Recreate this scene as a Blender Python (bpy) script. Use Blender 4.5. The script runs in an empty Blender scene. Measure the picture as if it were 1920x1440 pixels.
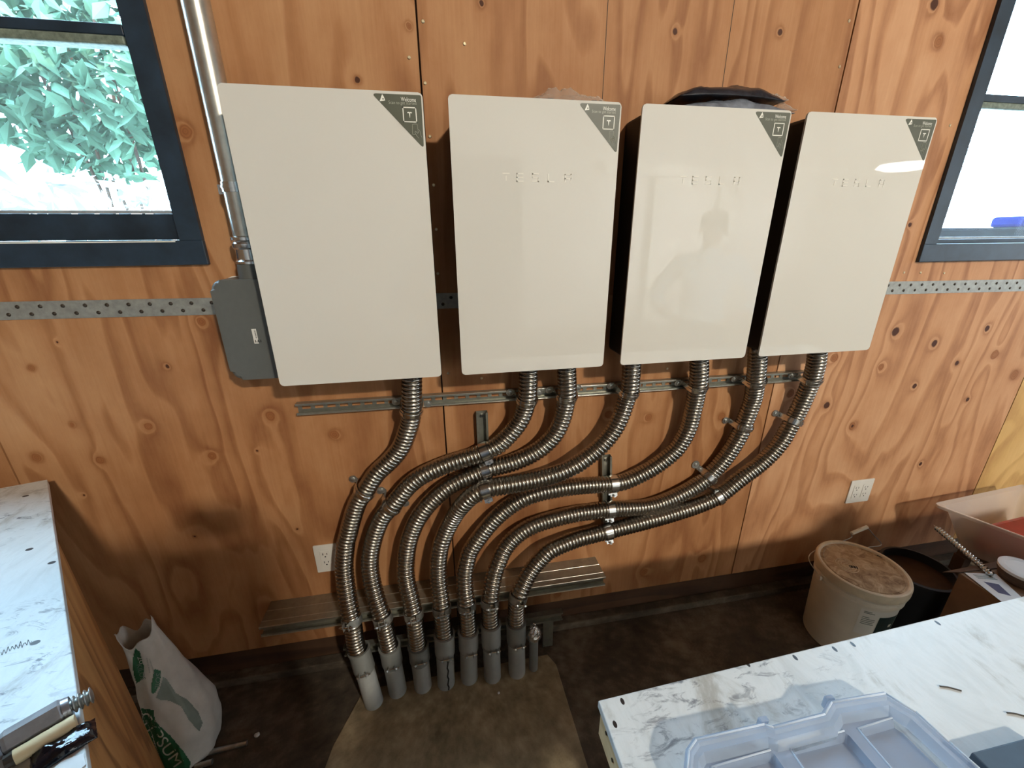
import bpy, bmesh, math, random
from mathutils import Vector, Matrix
from mathutils.bvhtree import BVHTree

random.seed(7)
C = bpy.context.scene.collection
S = bpy.context.scene
PI = math.pi

# ---------------------------------------------------------------- camera
CAM = Vector((0.0, -1.2406, 1.55))
YAW, PITCH, ROLL, FPX = 0.174464, -0.347552, -0.0069433, 771.34
_f = Vector((math.sin(YAW) * math.cos(PITCH), math.cos(YAW) * math.cos(PITCH), math.sin(PITCH)))
_r0 = Vector((math.cos(YAW), -math.sin(YAW), 0))
_u0 = _r0.cross(_f)
_r = _r0 * math.cos(ROLL) + _u0 * math.sin(ROLL)
_u = -_r0 * math.sin(ROLL) + _u0 * math.cos(ROLL)
cd = bpy.data.cameras.new('camera')
cd.sensor_width = 36.0
cd.lens = 36.0 * FPX / 1920.0
cd.clip_start = 0.02
cam = bpy.data.objects.new('camera', cd)
C.objects.link(cam)
cam.matrix_world = Matrix(((_r.x, _u.x, -_f.x, CAM.x), (_r.y, _u.y, -_f.y, CAM.y), (_r.z, _u.z, -_f.z, CAM.z), (0, 0, 0, 1)))
S.camera = cam

# ---------------------------------------------------------------- view + world + lights
S.view_settings.view_transform = 'Standard'
S.view_settings.look = 'None'
S.view_settings.gamma = 1.0
S.view_settings.use_curve_mapping = False
S.view_settings.exposure = 0.1

W = bpy.data.worlds.new('World')
S.world = W
W.use_nodes = True
bg = W.node_tree.nodes['Background']
bg.inputs[0].default_value = (0.50, 0.76, 1.0, 1)
bg.inputs[1].default_value = 31.0

def lamp(name, kind, loc, target, energy, color, sx=1, sy=1, portal=False, spread=PI):
    l = bpy.data.lights.new(name, kind)
    l.energy = energy
    l.color = color
    if kind == 'AREA':
        l.shape = 'RECTANGLE'
        l.size, l.size_y = sx, sy
        l.spread = spread
        if portal:
            l.cycles.is_portal = True
    o = bpy.data.objects.new(name, l)
    C.objects.link(o)
    o.location = loc
    d = Vector(target) - Vector(loc)
    o.rotation_euler = d.to_track_quat('-Z', 'Y').to_euler()
    return o

sun = lamp('sun', 'SUN', (3, -6, 8), (0, 2, 0), 9.0, (1.0, 0.95, 0.85))
sun.data.angle = 0.01
lamp('window_portal', 'AREA', (-1.2, 0.14, 2.05), (-1.2, -3, 2.05), 1, (1, 1, 1), 1.2, 1.12, True)
lamp('window_portal', 'AREA', (2.2, 0.14, 2.03), (2.2, -3, 2.03), 1, (1, 1, 1), 1.05, 1.15, True)
lamp('ceiling_light', 'AREA', (2.35, -5.28, 4.12), (0.2, -0.3, 0.9), 225, (1.0, 0.91, 0.77), 0.32, 0.2)
lamp('daylight_fill', 'AREA', (7.8, -1.9, 1.4), (1.0, -0.5, 1.0), 95, (0.70, 0.85, 1.0), 2.6, 2.2)  # added cool fill standing in for daylight from the right; the wall is closed
lamp('daylight_fill', 'AREA', (7.8, -4.2, 1.9), (4.3, -6.0, 1.75), 190, (0.92, 0.96, 1.0), 0.9, 1.6, False, math.radians(50))  # added narrow lamp brightening the wall opposite, so the cabinets mirror it

# ---------------------------------------------------------------- helpers
def ray(px, py):
    return _f + _r * ((px - 960) / FPX) - _u * ((py - 720) / FPX)
def aty(px, py, Y):
    d = ray(px, py); t = (Y - CAM.y) / d.y
    return CAM + d * t
def atz(px, py, Z):
    d = ray(px, py); t = (Z - CAM.z) / d.z
    return CAM + d * t

def lin(c):
    return tuple(((v / 255) / 12.92 if v / 255 <= 0.04045 else ((v / 255 + 0.055) / 1.055) ** 2.4) for v in c)

def tag(o, label=None, cat=None, group=None, kind=None):
    if label: o['label'] = label
    if cat: o['category'] = cat
    if group: o['group'] = group
    if kind: o['kind'] = kind
    return o

def thing(name, label, cat, loc=(0, 0, 0), group=None):
    o = bpy.data.objects.new(name, None)
    o.empty_display_size = 0.05
    C.objects.link(o)
    o.location = loc
    return tag(o, label, cat, group)

def obj(name, bm, m, parent=None, smooth=False, angle=None):
    me = bpy.data.meshes.new(name)
    bmesh.ops.recalc_face_normals(bm, faces=bm.faces)
    if smooth:
        for f in bm.faces: f.smooth = True
        if angle is not None:
            for e in bm.edges:
                if len(e.link_faces) == 2 and e.calc_face_angle(0) > angle: e.smooth = False
    bm.to_mesh(me); bm.free()
    me.materials.append(m)
    o = bpy.data.objects.new(name, me)
    C.objects.link(o)
    if smooth and angle is not None:
        wn = o.modifiers.new('weighted_normal', 'WEIGHTED_NORMAL'); wn.keep_sharp = True; wn.weight = 100
    if parent is not None:
        o.parent = parent
        p = parent; off = Vector((0, 0, 0))
        while p is not None:
            off += p.location; p = p.parent
        if off.length > 0: me.transform(Matrix.Translation(-off))
    return o

def struct(name, bm, m, **k):
    return tag(obj(name, bm, m, **k), kind='structure')

def box(bm, a, b, bev=0.0):
    x0, y0, z0 = (min(a[i], b[i]) for i in range(3)); x1, y1, z1 = (max(a[i], b[i]) for i in range(3))
    v = [bm.verts.new(p) for p in ((x0,y0,z0),(x1,y0,z0),(x1,y1,z0),(x0,y1,z0),(x0,y0,z1),(x1,y0,z1),(x1,y1,z1),(x0,y1,z1))]
    fs = [bm.faces.new([v[i] for i in q]) for q in ((0,3,2,1),(4,5,6,7),(0,1,5,4),(1,2,6,5),(2,3,7,6),(3,0,4,7))]
    if bev:
        es = list({e for f in fs for e in f.edges})
        bmesh.ops.bevel(bm, geom=es, offset=bev, segments=2, affect='EDGES', profile=0.5)
    return bm

def nb(): return bmesh.new()

def prism(bm, pts, vec, bev=0.0, seg=2):
    """extrude polygon pts (Vectors) along vec"""
    vec = Vector(vec)
    a = [bm.verts.new(p) for p in pts]
    b = [bm.verts.new(Vector(p) + vec) for p in pts]
    n = len(pts)
    fs = [bm.faces.new(a[::-1]), bm.faces.new(b)]
    for i in range(n):
        fs.append(bm.faces.new([a[i], a[(i + 1) % n], b[(i + 1) % n], b[i]]))
    if bev:
        es = list(set(fs[1].edges) | set(fs[0].edges))
        bmesh.ops.bevel(bm, geom=es, offset=bev, segments=seg, affect='EDGES', profile=0.5)
    return bm

def rrect(x0, z0, x1, z1, r, n=6):
    out = []
    for cx, cz, a0 in ((x1 - r, z1 - r, 0), (x0 + r, z1 - r, 90), (x0 + r, z0 + r, 180), (x1 - r, z0 + r, 270)):
        for i in range(n + 1):
            a = math.radians(a0 + 90 * i / n)
            out.append((cx + r * math.cos(a), cz + r * math.sin(a)))
    return out

def rpoly(pts, r, n=5):
    """round the corners of a 2-D polygon"""
    out = []
    m = len(pts)
    for i in range(m):
        p = Vector(pts[i]); a = Vector(pts[i - 1]) - p; b = Vector(pts[(i + 1) % m]) - p
        a.normalize(); b.normalize()
        ang = a.angle(b); t = r / math.tan(ang / 2)
        p0 = p + a * t; p1 = p + b * t
        for k in range(n + 1):
            s = k / n
            out.append((p0 * (1 - s) ** 2 + p * 2 * s * (1 - s) + p1 * s * s)[:])
    return out

def frame_of(T):
    T = Vector(T).normalized()
    up = Vector((0, 0, 1)) if abs(T.z) < 0.9 else Vector((0, 1, 0))
    A = T.cross(up).normalized(); B = T.cross(A).normalized()
    return T, A, B

def cyl(bm, p0, p1, r0, r1=None, n=16, caps=True):
    p0, p1 = Vector(p0), Vector(p1)
    r1 = r0 if r1 is None else r1
    T, A, B = frame_of(p1 - p0)
    ra = [bm.verts.new(p0 + (A * math.cos(2*PI*i/n) + B * math.sin(2*PI*i/n)) * r0) for i in range(n)]
    rb = [bm.verts.new(p1 + (A * math.cos(2*PI*i/n) + B * math.sin(2*PI*i/n)) * r1) for i in range(n)]
    for i in range(n):
        bm.faces.new([ra[i], ra[(i+1) % n], rb[(i+1) % n], rb[i]])
    if caps:
        bm.faces.new(ra[::-1]); bm.faces.new(rb)
    return bm

def lathe(bm, c, prof, n=40, axis=(0, 0, 1), closed=False):
    """prof: list of (radius, height) revolved round axis through c"""
    T, A, B = frame_of(axis)
    c = Vector(c); rings = []
    for r, h in prof:
        if r < 1e-6:
            rings.append([bm.verts.new(c + T * h)])
        else:
            rings.append([bm.verts.new(c + T * h + (A * math.cos(2*PI*i/n) + B * math.sin(2*PI*i/n)) * r) for i in range(n)])
    for a, b in zip(rings[:-1], rings[1:]):
        for i in range(n):
            j = (i + 1) % n
            if len(a) == 1 and len(b) == 1: continue
            if len(a) == 1: bm.faces.new([a[0], b[j], b[i]])
            elif len(b) == 1: bm.faces.new([a[i], a[j], b[0]])
            else: bm.faces.new([a[i], a[j], b[j], b[i]])
    return bm

def catmull(pts, sub=12):
    P = [pts[0] * 2 - pts[1]] + list(pts) + [pts[-1] * 2 - pts[-2]]
    out = []
    for i in range(1, len(P) - 2):
        for k in range(sub):
            t = k / sub
            p0, p1, p2, p3 = P[i-1], P[i], P[i+1], P[i+2]
            out.append(0.5 * ((2*p1) + (p2-p0)*t + (2*p0-5*p1+4*p2-p3)*t*t + (3*p1-p0-3*p2+p3)*t**3))
    out.append(P[-2])
    return out

def resample(pts, step):
    L = [0.0]
    for a, b in zip(pts[:-1], pts[1:]): L.append(L[-1] + (b - a).length)
    n = max(2, int(L[-1] / step)); out = []; j = 0
    for i in range(n + 1):
        s = L[-1] * i / n
        while j < len(L) - 2 and L[j+1] < s: j += 1
        t = (s - L[j]) / max(1e-9, L[j+1] - L[j])
        out.append(pts[j].lerp(pts[j+1], t))
    return out

def sweep(bm, pts, radii, n=20, caps=True):
    T = (pts[1] - pts[0]).normalized()
    _, A, B = frame_of(T)
    prev = None
    for i, p in enumerate(pts):
        t = (pts[min(i+1, len(pts)-1)] - pts[max(i-1, 0)])
        if t.length > 1e-9: t.normalize()
        else: t = T
        q = T.rotation_difference(t); A = q @ A; T = t; B = T.cross(A)
        r = radii[i] if hasattr(radii, '__len__') else radii
        ring = [bm.verts.new(p + (A * math.cos(2*PI*k/n) + B * math.sin(2*PI*k/n)) * r) for k in range(n)]
        if prev:
            for k in range(n):
                bm.faces.new([prev[k], prev[(k+1) % n], ring[(k+1) % n], ring[k]])
        elif caps: bm.faces.new(ring[::-1])
        prev = ring
    if caps: bm.faces.new(prev)
    return bm

def tube(bm, pts, r, n=10, sub=8):
    p = catmull([Vector(q) for q in pts], sub) if len(pts) > 2 else [Vector(q) for q in pts]
    return sweep(bm, p, r, n)

def strip(bm, path, w, th):
    """flat band: path = list of (point, outward normal); w = Vector across; th thickness"""
    w = Vector(w) * 0.5; prev = None
    for p, nn in path:
        p = Vector(p); nn = Vector(nn).normalized() * th
        ring = [bm.verts.new(q) for q in (p - w, p + w, p + w + nn, p - w + nn)]
        if prev:
            for k in range(4): bm.faces.new([prev[k], prev[(k+1) % 4], ring[(k+1) % 4], ring[k]])
        else: bm.faces.new(ring[::-1])
        prev = ring
    bm.faces.new(prev)
    return bm

def text_bm(body, height, spacing=1.0):
    cu = bpy.data.curves.new('t', 'FONT')
    cu.body = body; cu.size = height; cu.resolution_u = 3; cu.space_character = spacing
    o = bpy.data.objects.new('t', cu); C.objects.link(o)
    dg = bpy.context.evaluated_depsgraph_get(); dg.update()
    me = bpy.data.meshes.new_from_object(o.evaluated_get(dg))
    bm = bmesh.new(); bm.from_mesh(me)
    bpy.data.objects.remove(o); bpy.data.curves.remove(cu); bpy.data.meshes.remove(me)
    return bm

def fit_text(bm, x0, z0, x1, z1, Y):
    """lay a text mesh into the rectangle on the plane y = Y facing -y"""
    xs = [v.co.x for v in bm.verts]; ys = [v.co.y for v in bm.verts]
    ax, bx, ay, by = min(xs), max(xs), min(ys), max(ys)
    for v in bm.verts:
        v.co = Vector((x0 + (v.co.x - ax) / (bx - ax) * (x1 - x0), Y, z0 + (v.co.y - ay) / (by - ay) * (z1 - z0)))
    return bm

# ---------------------------------------------------------------- materials
class NT:
    def __init__(s, name):
        s.m = bpy.data.materials.new(name); s.m.use_nodes = True
        s.t = s.m.node_tree; s.b = s.t.nodes['Principled BSDF']
    def n(s, kind, **k):
        nd = s.t.nodes.new(kind)
        for a, v in k.items(): setattr(nd, a, v)
        return nd
    def l(s, a, b): s.t.links.new(a, b)
    def math(s, op, a, b=None, c=None, clamp=False):
        nd = s.n('ShaderNodeMath', operation=op, use_clamp=clamp)
        for i, v in enumerate((a, b, c)):
            if v is None: continue
            if isinstance(v, (int, float)): nd.inputs[i].default_value = v
            else: s.l(v, nd.inputs[i])
        return nd.outputs[0]
    def pos(s, scale=(1, 1, 1), obj=False, loc=(0, 0, 0)):
        mp = s.n('ShaderNodeMapping')
        mp.inputs['Scale'].default_value = scale
        mp.inputs['Location'].default_value = loc
        if obj: s.l(s.n('ShaderNodeTexCoord').outputs['Object'], mp.inputs[0])
        else: s.l(s.n('ShaderNodeNewGeometry').outputs['Position'], mp.inputs[0])
        return mp.outputs[0]
    def noise(s, vec, scale, detail=4, rough=0.55, dist=0.0):
        nd = s.n('ShaderNodeTexNoise')
        nd.inputs['Scale'].default_value = scale; nd.inputs['Detail'].default_value = detail
        nd.inputs['Roughness'].default_value = rough; nd.inputs['Distortion'].default_value = dist
        s.l(vec, nd.inputs['Vector'])
        return nd.outputs[0]
    def ramp(s, fac, stops):
        nd = s.n('ShaderNodeValToRGB')
        el = nd.color_ramp.elements
        while len(el) < len(stops): el.new(0.5)
        for e, (p, c) in zip(el, stops):
            e.position = p; e.color = (*c, 1) if len(c) == 3 else c
        s.l(fac, nd.inputs[0])
        return nd.outputs[0]
    def mix(s, fac, a, b, mode='MIX'):
        nd = s.n('ShaderNodeMix', data_type='RGBA', blend_type=mode)
        for sock, v in ((nd.inputs[0], fac), (nd.inputs[6], a), (nd.inputs[7], b)):
            if isinstance(v, (int, float)): sock.default_value = v
            elif isinstance(v, tuple): sock.default_value = (*v, 1)
            else: s.l(v, sock)
        return nd.outputs[2]
    def bump(s, h, strength=0.3, dist=0.002):
        nd = s.n('ShaderNodeBump'); nd.inputs['Strength'].default_value = strength
        nd.inputs['Distance'].default_value = dist
        s.l(h, nd.inputs['Height']); s.l(nd.outputs[0], s.b.inputs['Normal'])
    def mr(s, v, a, b, c=0.0, d=1.0, smooth=True):
        nd = s.n('ShaderNodeMapRange', interpolation_type='SMOOTHSTEP' if smooth else 'LINEAR')
        s.l(v, nd.inputs[0])
        for i, q in enumerate((a, b, c, d)): nd.inputs[i+1].default_value = q
        return nd.outputs[0]
    def nearest(s, vec, spots):
        """smallest scaled distance to a list of ((x,y,z),(rx,ry,rz)) spots"""
        cur = None
        for c, r in spots:
            a = s.n('ShaderNodeVectorMath', operation='SUBTRACT'); s.l(vec, a.inputs[0]); a.inputs[1].default_value = c
            b = s.n('ShaderNodeVectorMath', operation='DIVIDE'); s.l(a.outputs[0], b.inputs[0]); b.inputs[1].default_value = r
            d = s.n('ShaderNodeVectorMath', operation='LENGTH'); s.l(b.outputs[0], d.inputs[0])
            cur = d.outputs['Value'] if cur is None else s.math('MINIMUM', cur, d.outputs['Value'])
        return cur

def plain(name, c, rough=0.5, metal=0.0, var=0.12, scale=30, bump=0.0, spec=0.5, coat=0.0, obj=False):
    k = NT(name)
    c = lin(c)
    nz = k.noise(k.pos(obj=obj), scale, 5, 0.6)
    a = tuple(v * (1 - var) for v in c); b = tuple(min(1, v * (1 + var)) for v in c)
    k.l(k.ramp(nz, [(0.3, a), (0.7, b)]), k.b.inputs['Base Color'])
    k.b.inputs['Roughness'].default_value = rough
    k.b.inputs['Metallic'].default_value = metal
    k.b.inputs['Specular IOR Level'].default_value = spec
    if coat:
        k.b.inputs['Coat Weight'].default_value = coat
        k.b.inputs['Coat Roughness'].default_value = 0.02
    if bump: k.bump(nz, bump)
    return k.m

def clearish(name, tint, opaque=0.3, rough=0.1, bump=0.0, scale=40):
    k = NT(name)
    tr = k.n('ShaderNodeBsdfTransparent'); tr.inputs[0].default_value = (*[0.6 + 0.4 * v for v in lin(tint)], 1)
    mx = k.n('ShaderNodeMixShader')
    k.b.inputs['Base Color'].default_value = (*lin(tint), 1)
    k.b.inputs['Roughness'].default_value = rough
    fr = k.n('ShaderNodeFresnel')
    k.l(k.math('MULTIPLY_ADD', k.n('ShaderNodeNewGeometry').outputs['Backfacing'], 1 / 1.5 - 1.5, 1.5), fr.inputs[0])
    f = k.math('MULTIPLY_ADD', fr.outputs[0], 0.8, opaque, clamp=True)
    k.l(f, mx.inputs[0]); k.l(tr.outputs[0], mx.inputs[1]); k.l(k.b.outputs[0], mx.inputs[2])
    k.l(mx.outputs[0], k.t.nodes['Material Output'].inputs[0])
    if bump: k.bump(k.noise(k.pos(), scale, 4), bump)
    return k.m

KNOTS = [(68,858,13),(187,863,11),(278,799,10),(398,855,11),(507,780,12),(628,815,12),(135,796,7),(377,603,11),
         (1652,688,7),(1564,671,9),(1865,665,9),(1902,703,9),(1760,78,11),(348,247,17),(1216,783,9),(1141,777,9),
         (1482,738,9),(1353,781,9),(1316,1047,10),(1207,1072,9),(1046,1113,8),(767,48,7),(1598,799,8),(60,690,9)]
HOLES = [(313,687,5),(107,642,3),(1679,622,9),(1752,644,7),(1851,616,6),(1794,681,5),(1715,724,5),(1550,760,7),(1598,799,3),
         (1814,749,4),(1726,870,4),(670,150,7),(903,5,6),(1266,59,6),(1463,60,6),(1752,8,10),(1915,728,4),(1706,421,4),
         (157,928,3),(365,1006,3),(557,992,2.5),(482,845,2.5)]
def spots(lst):
    out = []
    for x, y, r in lst:
        p = aty(x, y, 0); q = aty(x + r, y, 0)
        w = (q - p).length * 0.8
        out.append(((p.x, 0, p.z), (w, 1.0, w * 1.1)))
    return out

def plywood(name, light, mid, dark, knots=True, seed=0.0, rot=False, contrast=1.0):
    k = NT(name)
    P = k.n('ShaderNodeNewGeometry').outputs['Position']
    oi = k.n('ShaderNodeObjectInfo')
    comb = k.n('ShaderNodeCombineXYZ')
    r = k.math('MULTIPLY', oi.outputs['Random'], 37.0)
    k.l(r, comb.inputs[0]); k.l(k.math('MULTIPLY', oi.outputs['Random'], 19.0), comb.inputs[2]); comb.inputs[1].default_value = seed
    add = k.n('ShaderNodeVectorMath', operation='ADD'); k.l(P, add.inputs[0]); k.l(comb.outputs[0], add.inputs[1])
    def m(sc):
        mp = k.n('ShaderNodeMapping'); mp.inputs['Scale'].default_value = sc; k.l(add.outputs[0], mp.inputs[0]); return mp.outputs[0]
    sl = (1.25, 1.0, 0.24) if not rot else (0.16, 0.3, 1.0)
    sf = (1.0, 1.0, 0.03) if not rot else (0.03, 0.3, 1.0)
    h = k.noise(m(sl), 2.3, 3.0, 0.42, 0.7)
    if knots:
        Pf = k.n('ShaderNodeVectorMath', operation='MULTIPLY'); k.l(P, Pf.inputs[0]); Pf.inputs[1].default_value = (1, 0, 1)
        wob = k.n('ShaderNodeTexNoise'); wob.inputs['Scale'].default_value = 45; k.l(P, wob.inputs['Vector'])
        ws = k.n('ShaderNodeVectorMath', operation='MULTIPLY_ADD'); k.l(wob.outputs['Color'], ws.inputs[0])
        ws.inputs[1].default_value = (0.008, 0, 0.008); k.l(Pf.outputs[0], ws.inputs[2])
        dk = k.nearest(ws.outputs[0], [((c[0] + .004, 0, c[2] + .004), s) for c, s in spots(KNOTS)])
        dh = k.nearest(ws.outputs[0], [((c[0] + .004, 0, c[2] + .004), s) for c, s in spots(HOLES)])
        dm = k.math('MINIMUM', dk, dh)
        g = k.math('DIVIDE', 0.20, k.math('ADD', k.math('MULTIPLY', dm, dm), 1.2))
        h = k.math('ADD', h, g)
    ring = k.math('FRACT', k.math('MULTIPLY', h, 10.0))
    band = k.ramp(ring, [(0.0, (0.25,)*3), (0.10, (0.85,)*3), (0.55, (0.65,)*3), (0.86, (0.12,)*3), (1.0, (0.25,)*3)])
    big = k.noise(m((1.2, 1.0, 0.5)), 1.7, 3, 0.6)
    fine = k.noise(m(sf), 95, 4, 0.7)
    blot = k.noise(m((1, 1, 0.5)), 9, 5, 0.65)
    f1 = k.math('MULTIPLY_ADD', band, 0.40 * contrast, k.math('MULTIPLY', fine, 0.30))
    f2 = k.math('ADD', f1, k.math('MULTIPLY_ADD', big, 0.7, k.math('MULTIPLY_ADD', blot, 0.58, -0.53)))
    col = k.ramp(f2, [(0.15, lin(dark)), (0.5, lin(mid)), (0.88, lin(light))])
    if knots:
        kn = k.ramp(k.math('FRACT', k.math('MULTIPLY', dk, 2.6)), [(0.0, lin((136, 84, 46))), (0.6, lin((152, 96, 54))), (1.0, lin((122, 72, 38)))])
        col = k.mix(k.math('MULTIPLY', k.mr(dk, 0.8, 1.05, 1.0, 0.0), 0.8), col, kn)
        col = k.mix(k.math('MULTIPLY', k.mr(dk, 0.9, 2.1, 1.0, 0.0), 0.12), col, lin((130, 76, 40)))
        col = k.mix(k.mr(dh, 0.7, 1.05, 1.0, 0.0), col, lin((48, 22, 12)))
        col = k.mix(k.math('MULTIPLY', k.mr(dh, 1.0, 2.6, 1.0, 0.0), 0.2), col, lin((126, 74, 40)))
    k.l(col, k.b.inputs['Base Color'])
    k.b.inputs['Roughness'].default_value = 0.62
    k.b.inputs['Specular IOR Level'].default_value = 0.25
    k.bump(fine, 0.12, 0.001)
    return k.m

def painted_board(name, holes):
    """whitish paint worn over plywood, with dark scuffs"""
    k = NT(name)
    P = k.n('ShaderNodeNewGeometry').outputs['Position']
    n1 = k.noise(k.pos((1, 0.45, 1)), 11, 6, 0.68, 0.6)
    n2 = k.noise(k.pos((0.5, 1.3, 1), loc=(3, 1, 0)), 38, 6, 0.72, 0.9)
    n3 = k.noise(k.pos(loc=(7, 2, 0)), 3.2, 3, 0.5)
    base = k.ramp(n1, [(0.3, lin((190, 193, 190))), (0.5, lin((210, 213, 211))), (0.72, lin((182, 184, 178)))])
    sc = k.math('MULTIPLY', k.mr(n2, 0.52, 0.66), k.mr(n3, 0.40, 0.62))
    base = k.mix(k.math('MULTIPLY', sc, 0.85), base, lin((72, 74, 84)))
    base = k.mix(k.math('MULTIPLY', k.mr(n1, 0.54, 0.70), 0.55), base, lin((150, 142, 128)))
    if holes:
        d = k.nearest(P, holes)
        base = k.mix(k.mr(d, 0.8, 1.0, 1.0, 0.0), base, lin((26, 20, 16)))
    k.l(base, k.b.inputs['Base Color'])
    k.b.inputs['Roughness'].default_value = 0.42
    k.bump(n2, 0.15, 0.001)
    return k.m

def concrete(name, a, b, c):
    k = NT(name)
    n1 = k.noise(k.pos(), 3.2, 7, 0.65); n2 = k.noise(k.pos(), 26, 6, 0.7)
    f = k.math('MULTIPLY_ADD', n1, 0.65, k.math('MULTIPLY', n2, 0.35))
    k.l(k.ramp(f, [(0.36, lin(a)), (0.5, lin(b)), (0.64, lin(c))]), k.b.inputs['Base Color'])
    k.b.inputs['Roughness'].default_value = 0.9
    k.b.inputs['Specular IOR Level'].default_value = 0.15
    k.bump(f, 0.5, 0.012)
    return k.m

M = {}
M['ply'] = plywood('plywood_wall', (196, 150, 107), (170, 120, 79), (134, 86, 52))
M['ply_light'] = plywood('plywood_light', (212, 166, 126), (190, 140, 100), (150, 100, 66), seed=2, contrast=1.15)
M['ply_pale'] = plywood('plywood_pale', (226, 190, 128), (208, 168, 106), (176, 132, 80), knots=False, seed=5)
M['ply_side'] = plywood('plywood_bench', (196, 148, 92), (168, 118, 68), (120, 78, 42), knots=False, seed=9, contrast=1.3)
M['pale_wood'] = plywood('pale_wood', (238, 222, 186), (222, 200, 158), (190, 164, 120), knots=False, seed=3, rot=True, contrast=0.6)
M['sill_wood'] = plywood('sill_wood', (96, 72, 54), (76, 55, 40), (48, 34, 25), knots=False, seed=13, rot=True)
M['white_wall'] = plain('white_wall', (224, 221, 212), 0.8, var=0.03, scale=3)
M['grey_wall'] = plain('grey_white_wall', (196, 196, 190), 0.8, var=0.04, scale=3)
M['ceiling'] = plain('ceiling_boards', (128, 100, 74), 0.85, var=0.04, scale=3)
M['dirt'] = concrete('dirty_floor', (60, 53, 46), (84, 75, 64), (120, 108, 92))
M['slab'] = concrete('concrete_pad', (112, 100, 78), (150, 135, 108), (184, 168, 138))
M['frame'] = plain('window_paint', (34, 50, 64), 0.42, var=0.35, scale=14, bump=0.05)
M['frame_edge'] = plain('window_edge', (150, 156, 158), 0.5, var=0.2, scale=60)
M['bead'] = plain('glazing_bead', (112, 122, 108), 0.5, var=0.4, scale=90, bump=0.3)
M['glass'] = clearish('window_glass', (236, 244, 246), 0.02, 0.03)
M['galv'] = plain('galvanised_steel', (186, 188, 184), 0.36, 0.85, var=0.22, scale=55, obj=False)
M['strapping'] = plain('dull_galvanised_strap', (158, 158, 150), 0.5, 0.55, var=0.18, scale=60)
M['hose'] = plain('flexible_steel', (160, 154, 144), 0.26, 1.0, var=0.1, scale=40)
M['chrome'] = plain('bright_zinc', (214, 214, 212), 0.2, 1.0, var=0.08, scale=60)
M['emt'] = plain('galvanised_pipe', (200, 198, 188), 0.28, 0.9, var=0.12, scale=40)
M['steel_dark'] = plain('dark_steel', (150, 150, 156), 0.32, 0.7, var=0.15, scale=80)
M['adapter'] = plain('adapter_steel', (150, 152, 154), 0.3, 0.35, var=0.15, scale=60)
M['nail'] = plain('dark_nail', (70, 62, 54), 0.45, 0.7)
M['screw'] = plain('zinc_screw', (214, 196, 160), 0.3, 0.8)
M['strut'] = plain('strut_channel', (160, 160, 148), 0.38, 0.8, var=0.15, scale=40)
M['cover'] = plain('white_glass_front', (219, 216, 206), 0.6, var=0.008, scale=4, coat=1.0, spec=0.0)
M['wordmark'] = plain('pale_wordmark', (234, 230, 218), 0.35, var=0.02)
M['black'] = plain('black_casing', (9, 9, 10), 0.6, var=0.1)
M['sticker'] = plain('sticker_green_grey', (82, 84, 68), 0.45, var=0.04)
M['print_white'] = plain('white_print', (240, 238, 226), 0.5, var=0.02)
M['print_dim'] = plain('dim_print', (164, 164, 148), 0.5, var=0.02)
M['print_black'] = plain('black_print', (22, 22, 22), 0.6)
M['grey_box'] = plain('grey_powder_coat', (92, 94, 90), 0.45, var=0.04, scale=80)
M['pvc'] = plain('grey_pvc', (150, 152, 148), 0.5, var=0.1, scale=18)
M['pvc_dark'] = plain('grey_pvc_socket', (118, 120, 116), 0.45, var=0.12, scale=20)
M['plate'] = plain('white_plate', (226, 224, 216), 0.35, var=0.02)
M['slot'] = plain('dark_slot', (24, 22, 20), 0.7)
M['bucket'] = plain('white_bucket', (224, 218, 204), 0.45, var=0.09, scale=9)
def bucket_lid():
    k = NT('dusty_lid')
    n = k.noise(k.pos(), 22, 6, 0.7, 1.2)
    k.l(k.ramp(n, [(0.34, lin((206, 188, 158))), (0.5, lin((176, 154, 122))), (0.66, lin((128, 104, 78)))]), k.b.inputs['Base Color'])
    k.b.inputs['Roughness'].default_value = 0.7
    k.bump(n, 0.2, 0.002)
    return k.m
M['lid'] = bucket_lid()
M['lid_rim'] = plain('white_lid_rim', (214, 202, 178), 0.5, var=0.12, scale=26)
M['label_green'] = plain('dark_green_label', (20, 40, 38), 0.5)
M['dark_bucket'] = plain('dark_bucket', (34, 36, 40), 0.5)
M['cardboard'] = plain('cardboard', (128, 98, 74), 0.8, var=0.1, scale=14)
M['cardboard_in'] = plain('cardboard_inside', (86, 66, 52), 0.85)
M['paper'] = plain('white_paper', (222, 220, 216), 0.7, var=0.03)
M['photo_print'] = plain('blue_print', (88, 86, 110), 0.6)
M['bin'] = clearish('translucent_bin', (232, 222, 214), 0.34, 0.2)
M['red'] = plain('red_plastic', (184, 44, 50), 0.4)
M['film'] = clearish('clear_film', (236, 226, 214), 0.18, 0.08, bump=0.9, scale=70)
M['dark_film'] = plain('dark_plastic_film', (40, 40, 46), 0.22, var=0.4, scale=26, bump=0.5)
M['smoke_film'] = plain('smoky_plastic_film', (120, 126, 136), 0.18, var=0.4, scale=30, bump=0.6)
M['organizer'] = clearish('clear_case_plastic', (190, 206, 226), 0.36, 0.08)
M['case_glint'] = clearish('case_glint_plastic', (226, 238, 248), 0.6, 0.08)  # brighter, denser copy of the case plastic for painted edge highlights
M['grey_pad'] = plain('grey_blue_pad', (62, 78, 92), 0.6)
M['sack'] = plain('white_woven_sack', (206, 204, 196), 0.7, var=0.12, scale=16, bump=0.5)
M['sack_in'] = plain('sack_inside', (92, 78, 76), 0.8)
M['sack_green'] = plain('green_print', (28, 92, 58), 0.6, var=0.12)
M['sack_grey'] = plain('grey_green_print', (124, 136, 126), 0.65, var=0.1)
M['black_gloss'] = plain('black_gloss_plastic', (14, 14, 20), 0.12, var=0.3, bump=0.6, scale=40)
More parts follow.
